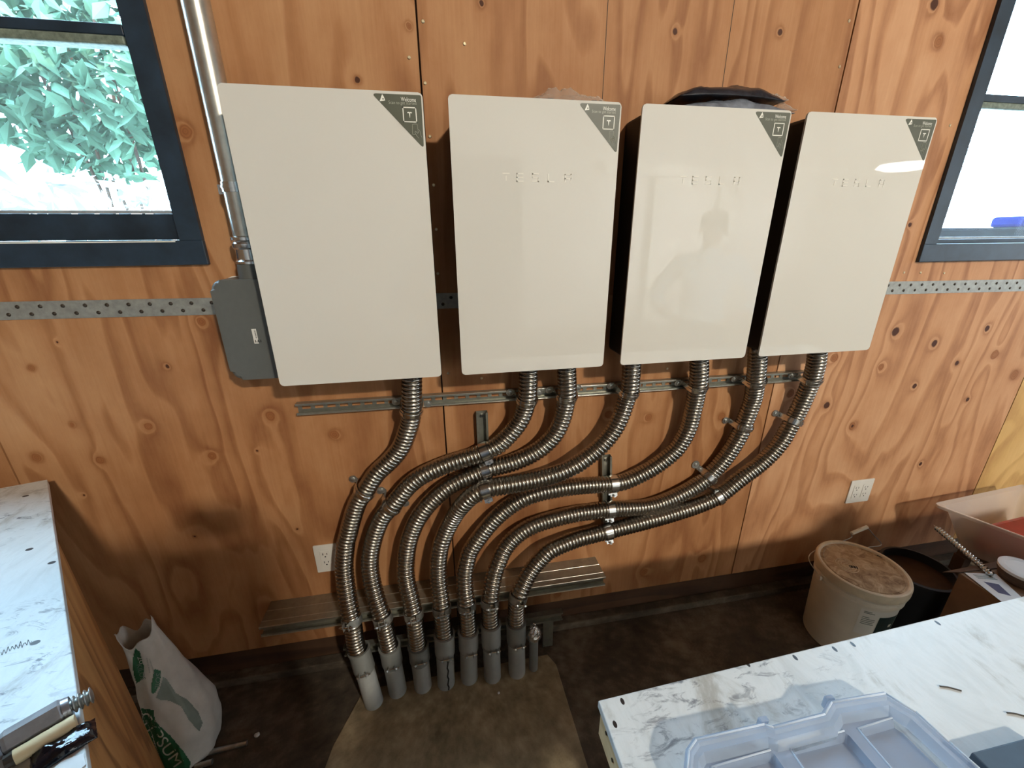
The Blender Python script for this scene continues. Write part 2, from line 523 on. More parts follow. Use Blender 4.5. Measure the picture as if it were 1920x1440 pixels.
M['foil'] = plain('silver_tape', (214, 212, 208), 0.22, 0.9, var=0.1, bump=0.8, scale=120)
M['mark'] = plain('black_marker', (18, 18, 18), 0.6)
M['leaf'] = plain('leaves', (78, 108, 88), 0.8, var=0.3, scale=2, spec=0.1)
M['leaf_sunlit'] = plain('sunlit_leaves', (158, 166, 168), 0.8, var=0.2, scale=2, spec=0.1)  # paler than the green leaves: sun brightness put into their colour
M['ground'] = plain('ground', (196, 190, 180), 0.9, var=0.2, scale=4)
M['skin'] = plain('skin', (196, 148, 122), 0.5, var=0.05)
M['shirt'] = plain('white_shirt', (238, 238, 234), 0.85, var=0.05)
M['trouser'] = plain('grey_trousers', (92, 94, 100), 0.85)
M['cap'] = plain('dark_cap', (50, 50, 44), 0.8)
M['hair'] = plain('brown_hair', (62, 46, 36), 0.8)
M['blue'] = plain('blue_plastic', (16, 28, 84), 0.8, spec=0.0)
M['ledge'] = plain('weathered_ledge', (40, 46, 54), 0.95, spec=0.0)

# ================================================================= SETTING
XL, XR, YB, ZT = -3.4, 8.0, -6.0, 4.6
SX = [-3.42, -2.42, -1.212, -0.006, 1.204, 2.42, 3.63, 4.84, 8.0]     # vertical plywood joints
WZ0, WZJ = 0.127, 1.369
WL = (-1.75, 1.495, -0.592, 2.62)                                        # window openings x0,z0,x1,z1
WR = (1.682, 1.463, 2.76, 2.62)

def rect_minus(r, hole):
    x0, z0, x1, z1 = r; a, b, c, d = hole
    a, c = max(a, x0), min(c, x1); b, d = max(b, z0), min(d, z1)
    if a >= c or b >= d: return [r]
    out = []
    if a > x0: out.append((x0, z0, a, z1))
    if c < x1: out.append((c, z0, x1, z1))
    if b > z0: out.append((a, z0, c, b))
    if d < z1: out.append((a, d, c, z1))
    return out

bm = nb()
for r in [(-3.42, 0.0, 0.5, ZT), (0.5, 0.0, 8.0, ZT)]:
    for q in rect_minus(r, WL if r[0] < 0 else WR): box(bm, (q[0], 0.012, q[1]), (q[2], 0.11, q[3]))
wall = struct('wall_back', bm, M['sill_wood'])
for i in range(len(SX) - 1):
    for z0, z1 in ((WZ0, WZJ), (WZJ, ZT)):
        g = 0.0024
        r = (SX[i] + g, z0, SX[i + 1] - g, z1)
        parts = [q for p in rect_minus(r, WL) for q in rect_minus(p, WR)]
        bm = nb()
        for q in parts: box(bm, (q[0], 0.0, q[1]), (q[2], 0.012, q[3]))
        obj('plywood_sheet', bm, M['ply_pale'] if (i == 5 and z0 < 1) else M['ply_light'] if i == 4 else M['ply'], wall)
# fine crack lines in the top sheet
for px, y1 in ((1140, 95), (1377, 130)):
    a = aty(px, 2, 0); bm = nb()
    box(bm, (a.x - 0.0008, -0.0004, 1.40), (a.x + 0.0008, 0.001, 3.0)); obj('veneer_crack', bm, M['slot'], wall)
SCREWS = [(793, 40), (871, 82), (767, 108), (797, 156), (806, 256), (813, 347), (818, 430), (821, 513), (840, 700), (1592, 39), (1574, 125), (1781, 235),
          (1695, 511), (1726, 511), (1770, 512), (840, 760), (903, 709), (1251, 691)]
bmb = None
for x, y in SCREWS:
    p = aty(x, y, 0); bm = nb()
    lathe(bm, (p.x, 0, p.z), [(0.0042, 0.0), (0.0042, 0.0008), (0.003, 0.0018), (0, 0.0018)], 10, (0, -1, 0))
    obj('screw', bm, M['screw'], wall, True, 0.6)

bm = nb(); box(bm, (-3.42, 0.004, 0.03), (8.0, 0.11, WZ0 - 0.004), 0.002)
struct('baseboard_back', bm, M['sill_wood'])
bm = nb(); box(bm, (-3.42, -0.035, 0.0), (8.0, 0.004, 0.035), 0.004)
struct('trim_1', bm, M['dirt'])

bm = nb()
box(bm, (XL, YB, -0.12), (XR, 0.11, 0.0))
struct('floor', bm, M['dirt'])
pad = [atz(1046, 1222, 0), atz(1110, 1440, 0)]
bm = nb()
pp = [(-0.36, -0.135), (0.33, -0.125), (0.353, -0.17), (0.36, -0.50), (0.40, -1.15), (-0.55, -1.15), (-0.46, -0.45), (-0.43, -0.3)]
prism(bm, [Vector((x, y, -0.004)) for x, y in pp], (0, 0, 0.0065), 0.002)
struct('concrete_pad', bm, M['slab'])
bm = nb(); box(bm, (XL, YB, ZT), (XR, 0.11, ZT + 0.1)); struct('ceiling', bm, M['ceiling'])
bm = nb(); box(bm, (XL - 0.1, YB, 0), (XL, 0.11, ZT)); struct('wall_left', bm, M['ceiling'])
bm = nb()
box(bm, (XR, YB, 0), (XR + 0.1, 0.11, ZT))
struct('wall_right', bm, M['white_wall'])
bm = nb(); box(bm, (XL, YB - 0.1, 0), (XR, YB, ZT)); struct('wall_front', bm, M['grey_wall'])

# white door in the wall opposite (seen only mirrored in the cabinet fronts)
bm = nb()
DX = 3.62
for a, b in (((DX, YB, 0), (DX + .13, YB + 0.05, 2.42)), ((DX + 1.20, YB, 0), (DX + 1.33, YB + 0.05, 2.42)), ((DX + .13, YB, 2.29), (DX + 1.20, YB + 0.05, 2.42))): box(bm, a, b, 0.003)
d = struct('door_1', bm, M['print_white'])
bm = nb(); box(bm, (DX + .15, YB + 0.004, 0.01), (DX + 1.18, YB + 0.02, 2.27), 0.003); obj('door_leaf', bm, M['white_wall'], d)
bm = nb(); box(bm, (DX + .13, YB + 0.0005, 0.0), (DX + 1.20, YB + 0.003, 2.29)); obj('door_gap', bm, M['slot'], d)
for z in (0.5, 1.45, 2.0):
    bm = nb(); box(bm, (DX + .10, YB + 0.018, z), (DX + .2, YB + 0.056, z + 0.11)); obj('hinge', bm, M['print_white'], d)
bm = nb(); box(bm, (DX - .9, YB + 0.0005, 2.50), (XR, YB + 0.06, 2.62)); struct('trim_2', bm, M['print_white'])

# windows
def window(n, x0, z0, x1, z1, gz0, gside, railz, side):
    """side = +1: the visible jamb is on the right of the window, -1: on its left"""
    w = struct(n, nb_window_case(x0, z0, x1, z1), M['frame'])
    gx0, gx1 = (x0 + 0.05, gside) if side > 0 else (gside, x1 - 0.05)
    bm = nb()
    box(bm, (gx0 - 0.03, 0.028, gz0 - 0.062), (gx1 + 0.03, 0.062, gz0), 0.002)       # bottom rail
    box(bm, (gx0 - 0.03, 0.03, gz0 - 0.06), (gx0, 0.06, z1 - 0.03)); box(bm, (gx1, 0.03, gz0 - 0.06), (gx1 + 0.03, 0.06, z1 - 0.03))
    box(bm, (gx0 - 0.03, 0.03, z1 - 0.06), (gx1 + 0.03, 0.06, z1 - 0.03))
    obj('window_sash', bm, M['frame'], w)
    bm = nb(); box(bm, (gx0, 0.024, railz), (gx1, 0.06, railz + 0.021), 0.002); obj('meeting_rail', bm, M['frame'], w)
    bm = nb(); box(bm, (gx0, 0.02, railz - 0.020), (gx1, 0.056, railz - 0.001), 0.004); obj('glazing_bead', bm, M['bead'], w)
    bm = nb(); box(bm, (gx0, 0.026, gz0 + 0.0005), (gx1, 0.034, gz0 + 0.008), 0.001); obj('putty_line', bm, M['frame_edge'], w)
    bm = nb(); box(bm, (gx0 - 0.005, 0.0455, gz0 + 0.0), (gx1 + 0.005, 0.0495, z1 - 0.06)); obj('window_pane', bm, M['glass'], w)
    return w
def nb_window_case(x0, z0, x1, z1):
    bm = nb()
    t = 0.048
    box(bm, (x0 - 0.012, -0.012, z0 - 0.012), (x1 + 0.012, 0.11, z0 + t), 0.002)
    box(bm, (x0 - 0.012, -0.012, z1 - t), (x1 + 0.012, 0.11, z1 + 0.012), 0.002)
    box(bm, (x0 - 0.012, -0.012, z0 + t), (x0 + t - 0.008, 0.11, z1 - t)); box(bm, (x1 - t + 0.008, -0.012, z0 + t), (x1 + 0.012, 0.11, z1 - t))
    return bm
w1 = window('window_1', WL[0], WL[1], WL[2], WL[3], 1.606, -0.652, 1.975, 1)
w2 = window('window_2', WR[0], WR[1], WR[2], WR[3], 1.525, 1.742, 1.945, -1)
bm = nb(); box(bm, (WL[0] + 0.05, -0.0135, 1.5385), (-0.642, -0.0115, 1.5412)); obj('paint_line', bm, M['print_white'], w1)

# outside
bm = nb(); box(bm, (-12, 0.2, -0.3), (12, 14, -0.2)); struct('ground_1', bm, M['ground'])
bm = nb(); box(bm, (1.60, 0.16, 1.44), (3.0, 0.34, 1.565), 0.01)
tag(obj('window_ledge', bm, M['ledge']), 'grey ledge outside beneath the right-hand window', 'ledge')
bm = nb(); box(bm, (1.60, 0.18, -0.2), (3.0, 0.32, 1.44)); obj('ledge_wall', bm, M['white_wall'], bpy.data.objects['window_ledge'])
p = aty(1902, 436, 0.24)
bm = nb(); box(bm, (p.x - 0.06, 0.18, 1.566), (p.x + 0.2, 0.30, 1.61), 0.012)
tag(obj('blue_container', bm, M['blue']), 'blue plastic container on the ledge outside the right-hand window', 'container')

def shrub(name, label, c, ax, n, size, m, seed):
    rnd = random.Random(seed); bm = nb()
    for i in range(n):
        while True:
            v = Vector((rnd.uniform(-1, 1), rnd.uniform(-1, 1), rnd.uniform(-1, 1)))
            if 0.45 < v.length < 1: break
        p = Vector(c) + Vector((v.x * ax[0], v.y * ax[1], v.z * ax[2]))
        a = Vector((rnd.uniform(-1, 1), rnd.uniform(-1, 1), rnd.uniform(-1, 1))).normalized()
        b = a.orthogonal().normalized(); s = size * rnd.uniform(0.6, 1.4); nn = a.cross(b)
        q = [p - a * s, p + b * s * 0.4 + nn * s * 0.1, p + a * s, p - b * s * 0.4 + nn * s * 0.1]
        bm.faces.new([bm.verts.new(x) for x in q])
    o = tag(obj(name, bm, m), label, 'shrub')
    bm = nb()
    for k in range(5):
        x = c[0] + rnd.uniform(-.3, .3) * ax[0]
        tube(bm, [(x, c[1], -0.2), (x + rnd.uniform(-.1, .1), c[1], c[2] * 0.6), (x + rnd.uniform(-.5, .5) * ax[0], c[1] + rnd.uniform(-.2, .2), c[2] + ax[2] * 0.6)], 0.012, 6, 5)
    obj('stem', bm, M['sill_wood'], o)
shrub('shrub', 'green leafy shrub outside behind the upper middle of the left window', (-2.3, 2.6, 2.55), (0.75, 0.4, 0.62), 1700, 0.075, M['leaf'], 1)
shrub('shrub', 'pale sunlit shrub outside low behind the left window', (-2.0, 1.6, 1.2), (1.3, 0.4, 0.72), 1600, 0.06, M['leaf_sunlit'], 2)
shrub('shrub', 'pale shrub outside behind the right-hand window', (4.6, 2.6, 2.4), (1.0, 0.4, 0.6), 500, 0.06, M['leaf_sunlit'], 3)

# ================================================================= STEEL STRAP ACROSS THE WALL
def steel_strap(x0, x1, za, zb, label, nails):
    bm = nb(); w = 0.0225
    prism(bm, [Vector((x0, -0.0002, za - w)), Vector((x1, -0.0002, zb - w)), Vector((x1, -0.0002, zb + w)), Vector((x0, -0.0002, za + w))], (0, -0.0022, 0))
    o = tag(obj('steel_strap', bm, M['strapping']), label, 'metal strap', 'flat steel straps nailed along the plywood')
    x = x0 + 0.012; k = 0
    step = 0.0245
    while x < x1 - 0.006:
        z = za + (zb - za) * (x - x0) / (x1 - x0) + (0.0095 if k % 2 else -0.0095)
        if nails(x):
            bm = nb(); lathe(bm, (x, -0.0024, z), [(0.005, 0.0), (0.0046, 0.0012), (0.0022, 0.0024), (0, 0.0026)], 8, (0, -1, 0))
            obj('nail', bm, M['nail'], o, True)
        x += step; k += 1
steel_strap(-2.4, 0.30, 1.392, 1.366, 'flat galvanised strap with two rows of nails left of the white cabinets', lambda x: -1.25 < x < 0.09)
steel_strap(1.30, 2.9, 1.366, 1.349, 'flat galvanised strap with dark nails running right under the right window', lambda x: 1.55 < x < 2.45)

# ================================================================= CABINETS
CW, CH, TOPZ, YF = 0.411, 0.6587, 1.8454, -0.155
CX = [-0.4155, 0.0511, 0.5159, 0.9748]
tr0 = aty(791.5, 174, YF)               # top right corner of the first cabinet, for the sticker layout
def loc1(px, py):
    p = aty(px, py, YF - 0.0005); return (p.x - (CX[0] + CW), p.z - TOPZ)
letters_px = [1565, 1584.6, 1606.6, 1629, 1653]
LETT = [aty(x, 343, YF).x - CX[3] for x in letters_px]
LZ = aty(1606, 343, YF).z - TOPZ

def wordmark(x0, parent):
    h, w, t = 0.0095, 0.0085, 0.0026
    xs = [x0 + l for l in LETT]
    LS = (((0, h - t/2, w, t/2), (0, -0.002, t/2, h - 0.004)),
          ((0, h - t/2, w, t/2), (0, 0, w, t/2), (0, -h + t/2, w, t/2), (-w + t/2, 0, t/2, h)),
          ((0, h - t/2, w, t/2), (0, 0, w, t/2), (0, -h + t/2, w, t/2), (-w + t/2, h/2, t/2, h/2), (w - t/2, -h/2, t/2, h/2)),
          ((-w + t/2, 0, t/2, h), (0, -h + t/2, w, t/2)),
          ((0, h - t/2, w, t/2), (-w + t/2, 0, t/2, h), (w - t/2, 0, t/2, h), (0, -0.001, w, t/2)))
    for cx, bars in zip(xs, LS):
        bm = nb()
        for dx, cz, ww, hh in bars: box(bm, (cx + dx - ww, YF - 0.0006, TOPZ + LZ + cz - hh), (cx + dx + ww, YF - 0.0001, TOPZ + LZ + cz + hh))
        obj('wordmark_letter', bm, M['wordmark'], parent)

def cabinet(i, label, word=True):
    x0 = CX[i]; x1 = x0 + CW; z1 = TOPZ; z0 = TOPZ - CH
    t = thing('electrical_cabinet', label, 'electrical cabinet', (x0 + CW/2, -0.08, z0), 'white glass-fronted electrical cabinets in a row')
    bm = nb()
    prism(bm, [Vector((x, -0.003, z)) for x, z in rrect(x0 + 0.027, z0 + 0.006, x1 - 0.027, z1 - 0.004, 0.012)], (0, -0.146, 0), 0.002)
    obj('casing', bm, M['black'], t, True, 0.5)
    bm = nb()
    prism(bm, [Vector((x, -0.1492, z)) for x, z in rrect(x0, z0, x1, z1, 0.009)], (0, -0.0058, 0), 0.0014)
    obj('front_cover', bm, M['cover'], t, True, 0.35)
    # corner sticker
    X, Z = x1, z1
    L = lambda px, py: (X + loc1(px, py)[0], Z + loc1(px, py)[1])
    tri = rpoly([L(696.5, 174.6), L(789.3, 178.5), L(795.0, 279.0)], 0.0042)
    bm = nb(); prism(bm, [Vector((x, YF, z)) for x, z in tri], (0, -0.0004, 0))
    st = obj('corner_sticker', bm, M['sticker'], t)
    st['label'] = 'olive grey triangular welcome sticker'
    Y = YF - 0.00055
    a, b = L(752, 190), L(779.3, 183.2)
    obj('lettering', fit_text(text_bm('Welcome', 0.02), a[0], a[1], b[0], b[1], Y), M['print_white'], st)
    a, b = L(729, 196.4), L(780.3, 190.8)
    obj('lettering', fit_text(text_bm('Scan to get started', 0.02), a[0], a[1], b[0], b[1], Y), M['print_dim'], st)
    # pointed emblem with a hole
    bm = nb()
    A, B, D_ = L(716.4, 176.2), L(722.0, 188.6), L(711.8, 190.0)
    m1 = ((A[0]+B[0])/2 + 0.0012, (A[1]+B[1])/2)
    prism(bm, [Vector((x, Y, z)) for x, z in (A, m1, B, D_)], (0, -0.0001, 0))
    obj('emblem', bm, M['print_white'], st)
    bm = nb(); q = L(718.2, 185.5)
    lathe(bm, (q[0], Y - 0.0002, q[1]), [(0.0016, 0), (0.0016, 0.0001), (0, 0.0001)], 10, (0, -1, 0)); obj('emblem_hole', bm, M['sticker'], st)
    # square frame
    bm = nb()
    o4 = [L(754.2, 200.2), L(780.2, 200.8), L(781.8, 230.0), L(756.8, 229.2)]
    cx = sum(p[0] for p in o4) / 4; cz = sum(p[1] for p in o4) / 4
    hw = (o4[1][0] - o4[0][0]) / 2 * 1.0; hh = (o4[0][1] - o4[2][1]) / 2
    e = 0.0021
    for q in ((cx-hw, cz-hh, cx+hw, cz-hh+e), (cx-hw, cz+hh-e, cx+hw, cz+hh), (cx-hw, cz-hh, cx-hw+e, cz+hh), (cx+hw-e, cz-hh, cx+hw, cz+hh)):
        box(bm, (q[0], Y, q[1]), (q[2], Y - 0.0001, q[3]))
    obj('square_frame', bm, M['print_white'], st)
    bm = nb(); s = hw * 0.36
    prism(bm, [Vector((cx + x*s, Y, cz + z*s)) for x, z in ((-1, 0.75), (-0.55, 1.0), (0, 0.9), (0.55, 1.0), (1, 0.75), (0.75, 0.5), (0.25, 0.62), (0.05, -1.1), (-0.05, -1.1), (-0.25, 0.62), (-0.75, 0.5))], (0, -0.0001, 0))
    obj('emblem', bm, M['print_white'], st)
    # hand holding a phone
    bm = nb()
    P = lambda px, py: Vector((L(680 + px/10.286, 160 + py/10.286)[0], Y, L(680 + px/10.286, 160 + py/10.286)[1]))
    for path in ([(985, 950), (965, 935), (958, 770), (970, 752), (1040, 750), (1052, 765), (1060, 850)],
                 [(985, 950), (1020, 945), (1010, 905), (1020, 885), (1045, 910), (1060, 925), (1075, 905), (1060, 870)],
                 [(1060, 850), (1090, 865), (1110, 900), (1120, 950), (1135, 1000)], [(1030, 945), (1050, 985), (1085, 1020)]):
        tube(bm, [P(*q) for q in path], 0.00055, 5, 4)
    obj('hand_icon', bm, M['print_dim'], st)
    if word: wordmark(x0, t)
    return t
cabinet(0, 'leftmost white glass-fronted cabinet, beside the dark grey box and steel pipe', False)
cabinet(1, 'second white glass-fronted cabinet from the left, with a clear packet lying on top')
cabinet(2, 'third white glass-fronted cabinet from the left, with dark bagged parts on top')
cabinet(3, 'rightmost white glass-fronted cabinet, nearest the right-hand window')

# grey junction box left of the first cabinet
t = thing('junction_box', 'dark grey rounded box on the wall at the left edge of the first white cabinet', 'junction box', (-0.47, -0.04, 1.19))
bm = nb(); prism(bm, [Vector((x, -0.0003, z)) for x, z in rrect(-0.556, 1.188, -0.394, 1.452, 0.026)], (0, -0.004, 0)); bp = obj('back_plate', bm, M['plate'], t)
bp['label'] = 'thin pale back plate'
bm = nb(); prism(bm, [Vector((x, -0.0045, z)) for x, z in rrect(-0.553, 1.190, -0.394, 1.450, 0.026)], (0, -0.088, 0), 0.012, 4); obj('housing', bm, M['grey_box'], t, True, 0.6)
bm = nb(); lathe(bm, (-0.464, -0.045, 1.44), [(0.0, 0), (0.036, 0.0), (0.034, 0.035), (0.033, 0.045), (0.0, 0.045)], 28); obj('conduit_hub', bm, M['grey_box'], t, True, 0.6)
a = aty(471, 617, -0.0927); b = aty(486.5, 644, -0.0927)
lx0, lz1, lx1, lz0 = a.x, a.z, b.x - 0.001, b.z
bm = nb(); box(bm, (lx0, -0.0926, lz0), (lx1, -0.0929, lz1)); lb = obj('barcode_label', bm, M['plate'], t); lb['label'] = 'small white barcode label'
bm = nb(); zz = lz1 - 0.002; rnd = random.Random(4)
while zz > lz0 + 0.014:
    h = rnd.choice((0.0006, 0.0011, 0.0017)); box(bm, (lx0 + 0.006, -0.0929, zz - h), (lx1 - 0.002, -0.09305, zz)); zz -= h + rnd.choice((0.0007, 0.0012))
for q in range(5):
    box(bm, (lx0 + 0.003 + q*0.0032, -0.0929, lz0 + 0.003), (lx0 + 0.005 + q*0.0032, -0.09305, lz0 + 0.010 - (q % 2)*0.004))
obj('barcode', bm, M['print_black'], lb)

# steel pipe above it
t = thing('conduit_pipe', 'upright galvanised steel pipe running up the wall from the grey box', 'pipe', (-0.464, -0.045, 1.488))
bm = nb(); cyl(bm, (-0.464, -0.045, 1.525), (-0.464, -0.045, 3.55), 0.0275, n=32); obj('pipe', bm, M['emt'], t, True, 0.6)
q = aty(428, 350, -0.07); zq = q.z
pst = thing('conduit_strap', 'one-hole zinc strap holding the upright steel pipe to the wall beside the left window', 'conduit strap', (-0.464, -0.045, zq))
path = [(-0.0275 - 0.030, 0.0447, (0, -1)), (-0.0305, 0.0447, (-.7, -.7)), (-0.0285, 0.036, (-1, 0))] + [(0.0283 * math.cos(PI + PI * i / 12), 0.0283 * math.sin(PI + PI * i / 12), (math.cos(PI + PI * i / 12), math.sin(PI + PI * i / 12))) for i in range(13)] + [(0.026, 0.014, (1, .3))]
for nm, hw, th in (('band', 0.022, 0.0018), ('rib', 0.006, 0.0034)):
    bm = nb(); strip(bm, [(Vector((-0.464 + x, -0.045 + y, zq)), (n[0], n[1], 0)) for x, y, n in (path if nm == 'band' else path[3:-1])], (0, 0, hw), th); obj(nm, bm, M['chrome'], pst, True, 0.6)
bm = nb(); lathe(bm, (-0.464 - 0.044, -0.0025, zq), [(0.011, -0.0), (0.011, 0.0012), (0.0065, 0.0012), (0.0065, 0.0045), (0.003, 0.006), (0, 0.006)], 16, (0, -1, 0)); obj('screw', bm, M['galv'], pst, True, 0.6)
bm = nb(); lathe(bm, (-0.464, -0.045, 1.486), [(0.0, 0), (0.034, 0.0), (0.034, 0.006), (0.030, 0.010), (0.0295, 0.034), (0.033, 0.038), (0.034, 0.044), (0.034, 0.048), (0.031, 0.052), (0.0345, 0.056), (0.0345, 0.063), (0.028, 0.066), (0.0, 0.066)], 32); obj('coupling', bm, M['chrome'], t, True, 0.5)

# ================================================================= CHANNELS
def channel(bm, p0, p1, n, w, d, slots=None, lip=0.006, th=0.002):
    """U channel from p0 to p1; back against the plane, opening along n. w width, d depth"""
    p0, p1 = Vector(p0), Vector(p1); n = Vector(n).normalized(); T = (p1 - p0).normalized(); s = T.cross(n).normalized()
    L = (p1 - p0).length
    def slab(t0, t1, s0, s1, n0, n1):
        c = [p0 + T*t + s*a + n*b for t in (t0, t1) for a in (s0, s1) for b in (n0, n1)]
        v = [bm.verts.new(q) for q in c]
        for q in ((0,1,3,2),(4,6,7,5),(0,4,5,1),(2,3,7,6),(0,2,6,4),(1,5,7,3)): bm.faces.new([v[i] for i in q])
    h = w / 2
    if slots:
        sw = 0.006; slab(0, L, -h, -sw, 0, th); slab(0, L, sw, h, 0, th)
        x = 0.0
        for a, b in slots:
            if a > x: slab(x, a, -sw, sw, 0, th)
            x = b
        slab(x, L, -sw, sw, 0, th)
    else: slab(0, L, -h, h, 0, th)
    slab(0, L, -h, -h + th, th, d); slab(0, L, h - th, h, th, d)
    if lip:
        slab(0, L, -h + th, -h + lip, d - th, d); slab(0, L, h - lip, h - th, d - th, d)

p0 = aty(557, 766, -0.01); p1 = aty(1505, 703.5, -0.01)
zs = (p0.z + p1.z) / 2 - 0.0
bm = nb()
L = p1.x - p0.x
channel(bm, (p0.x, -0.0004, p0.z), (p1.x, -0.0004, p1.z), (0, -1, 0), 0.036, 0.020, [(0.012 + i*0.036, 0.036 + i*0.036) for i in range(int(L/0.036) - 1)], 0.007)
ls_ = tag(obj('strut_channel', bm, M['strut']), 'long slotted steel channel screwed to the wall below the white cabinets', 'strut channel')
for dz in (0.0172, -0.0172):
    bm = nb(); cyl(bm, (p0.x, -0.0206, p0.z + dz), (p1.x, -0.0206, p1.z + dz), 0.0015, n=8); obj('edge_glint', bm, M['emt'], ls_, True, 0.8)  # bright tubes in place of light caught on the channel lips
def short_strut(pa, pb, label):
    a = aty(*pa, -0.010); b = aty(*pb, -0.010); bm = nb()
    channel(bm, (a.x, -0.0004, a.z), (b.x, -0.0004, b.z), (0, -1, 0), 0.038, 0.020, None, 0.007)
    o = tag(obj('strut_channel', bm, M['strut']), label, 'strut channel')
    bm = nb(); q = a.lerp(b, 0.05); lathe(bm, (q.x, -0.0026, q.z), [(0.007, 0), (0.007, 0.003), (0.0035, 0.006), (0, 0.006)], 6, (0, -1, 0)); obj('bolt', bm, M['chrome'], o)
    return a, b
sa, sb = short_strut((903, 772), (910, 938), 'short upright steel channel left of centre holding three flexible conduits')
ta, tb = short_strut((1136, 855), (1138, 1008), 'short upright steel channel right of centre holding the three lowest flexible conduits')

# three stacked channels on the wall behind the risers, and the low one
for k, (yb, dep, lab) in enumerate(((-0.0005, 0.0405, 'steel channel flat against the wall, rearmost of three stacked behind the grey risers'),
                                    (-0.042, 0.0405, 'middle one of the three steel channels stacked behind the grey risers'),
                                    (-0.0835, 0.0225, 'foremost stacked steel channel, its dark open slot facing out behind the grey risers'))):
    bm = nb(); dx = (0, -0.001, -0.002)[k]
    channel(bm, (-0.652 + dx, yb, 0.317), (0.553 - dx, yb, 0.312), (0, -1, 0), 0.041, dep, None, 0.009 if k == 2 else 0.014)
    so = tag(obj('strut_channel', bm, M['strut']), lab, 'strut channel')
    yf = yb - dep - 0.0004
    for ze in ((0.317 + 0.0200, 0.312 + 0.0200),) + (((0.317 - 0.0200, 0.312 - 0.0200),) if k == 2 else ()):
        bm = nb(); cyl(bm, (-0.652 + dx, yf, ze[0]), (0.553 - dx, yf, ze[1]), 0.0017, n=8); obj('edge_glint', bm, M['emt'], so, True, 0.8)  # bright tube laid in as the light line along each channel edge
bm = nb(); channel(bm, (-0.408, -0.093, 0.172), (0.390, -0.093, 0.176), (0, -1, 0), 0.038, 0.021, None, 0.008)
lows = tag(obj('strut_channel', bm, M['strut']), 'low steel channel near the floor running behind the foot of the grey risers', 'strut channel')
for x in (-0.35, 0.34):
    bm = nb(); box(bm, (x - 0.02, -0.0925, 0.002), (x + 0.02, -0.086, 0.176)); obj('support_leg', bm, M['strut'], lows)

# ================================================================= FLEXIBLE CONDUITS
TR = {
'A': [(772,702),(772,735),(772,758),(769.7,788),(763.3,811),(750.8,841),(728,867.5),(706,888),(685,920),(670,944),(659.7,975),(652,1005),(648.4,1019),(645.3,1059),(647.7,1090),(652,1122),(657.8,1153),(661.7,1173),(666,1204),(671,1222)],
'B': [(991,690),(990,727),(987.8,749),(984,767.5),(976.6,787),(963.3,806),(948.4,822),(932,836),(909,846.6),(892.5,853),(867,861),(837.5,870.5),(796,889),(769.5,908),(747.7,933),(731,952.7),(715.6,972),(702,1005),(694,1044),(695,1075),(701,1106),(710,1137.5),(718,1160),(725,1192),(730,1214)],
'C': [(1062,686),(1063.6,727),(1063,742.5),(1059,766),(1053,789),(1042,812),(1025,831.6),(1000,850),(962.5,866.7),(931,875),(910,881),(887.5,890),(850,907),(825,925),(801.6,948),(785,970.6),(776,988),(767,1012.5),(761.7,1044),(760.6,1075),(764,1098),(770,1122),(774.7,1145),(778,1168),(783,1212)],
'D': [(1185,674),(1183,711),(1180,733),(1174.5,750),(1166.7,774),(1156.5,797),(1142,819),(1121.4,841),(1096,861),(1078,873),(1050,886),(1025,894),(1003,900),(956,909),(933,912.5),(910,917),(887.5,928),(870,944),(854,964),(840,989),(831,1010),(825.8,1027),(822,1058),(822.7,1089),(826.6,1120.6),(828.4,1144),(831,1175),(833,1192)],
'E': [(1311,666),(1311,703),(1307.8,724),(1303.5,750),(1298,774),(1292.5,797),(1282,821),(1267.5,842.5),(1247,861),(1216,882),(1174,902),(1150,907),(1120,909),(1090,911),(1050,916),(1002,926.6),(964,944),(933,968),(909,994),(884,1029),(878,1045),(872,1074),(872,1105),(874.7,1128),(876.6,1160),(878,1186)],
'F': [(1421,655),(1420,680),(1418,703),(1413,742.5),(1405.8,766),(1397,789),(1387.8,813),(1375,836),(1358,861),(1334,888),(1314,905),(1270.6,930),(1220.6,949),(1174,953.5),(1142.5,955),(1111,959),(1080,963),(1036,973.4),(994,988),(964,1008.6),(945,1032),(937,1050),(928,1074),(921.5,1105),(918.7,1128),(918.5,1155),(920,1174)],
'G': [(1533,655),(1530.8,680),(1525,703),(1522,711),(1512.8,735),(1502.6,758),(1491,781.5),(1478,805),(1466,826),(1447,849.5),(1420.6,873.8),(1389,897),(1347,930),(1305,949),(1252,966),(1205,979),(1158,991),(1138.6,996),(1111,1003),(1081,1011),(1035,1030),(1017,1045),(998,1066.7),(984,1091),(974,1113),(969,1130),(967,1149),(967.5,1170)],
}
BASE = [(1.2, -.078), (1.10, -.072), (1.04, -.054), (0.9, -.040), (0.7, -.036), (.52, -.050), (.42, -.095), (.35, -.138), (.30, -.146), (.2, -.15)]
MIDY = dict(A=BASE, F=BASE,
    B=[(1.2, -.078), (1.10, -.072), (1.04, -.056), (0.8, -.052), (.62, -.046), (.5, -.056), (.42, -.095), (.35, -.138), (.30, -.146), (.2, -.15)],
    C=[(1.2, -.078), (1.10, -.072), (1.04, -.056), (0.8, -.052), (.62, -.05), (.5, -.060), (.42, -.098), (.35, -.138), (.30, -.146), (.2, -.15)],
    D=[(1.2, -.078), (1.10, -.072), (1.04, -.058), (0.9, -.072), (.77, -.096), (.71, -.086), (.64, -.058), (.5, -.065), (.42, -.1), (.35, -.138), (.30, -.146), (.2, -.15)],
    E=[(1.2, -.078), (1.10, -.072), (1.04, -.054), (0.8, -.048), (.66, -.043), (.52, -.055), (.42, -.095), (.35, -.138), (.30, -.146), (.2, -.15)],
    G=[(1.2, -.078), (1.10, -.072), (1.04, -.054), (0.9, -.042), (0.7, -.052), (.52, -.068), (.42, -.09), (.35, -.138), (.30, -.146), (.2, -.15)])
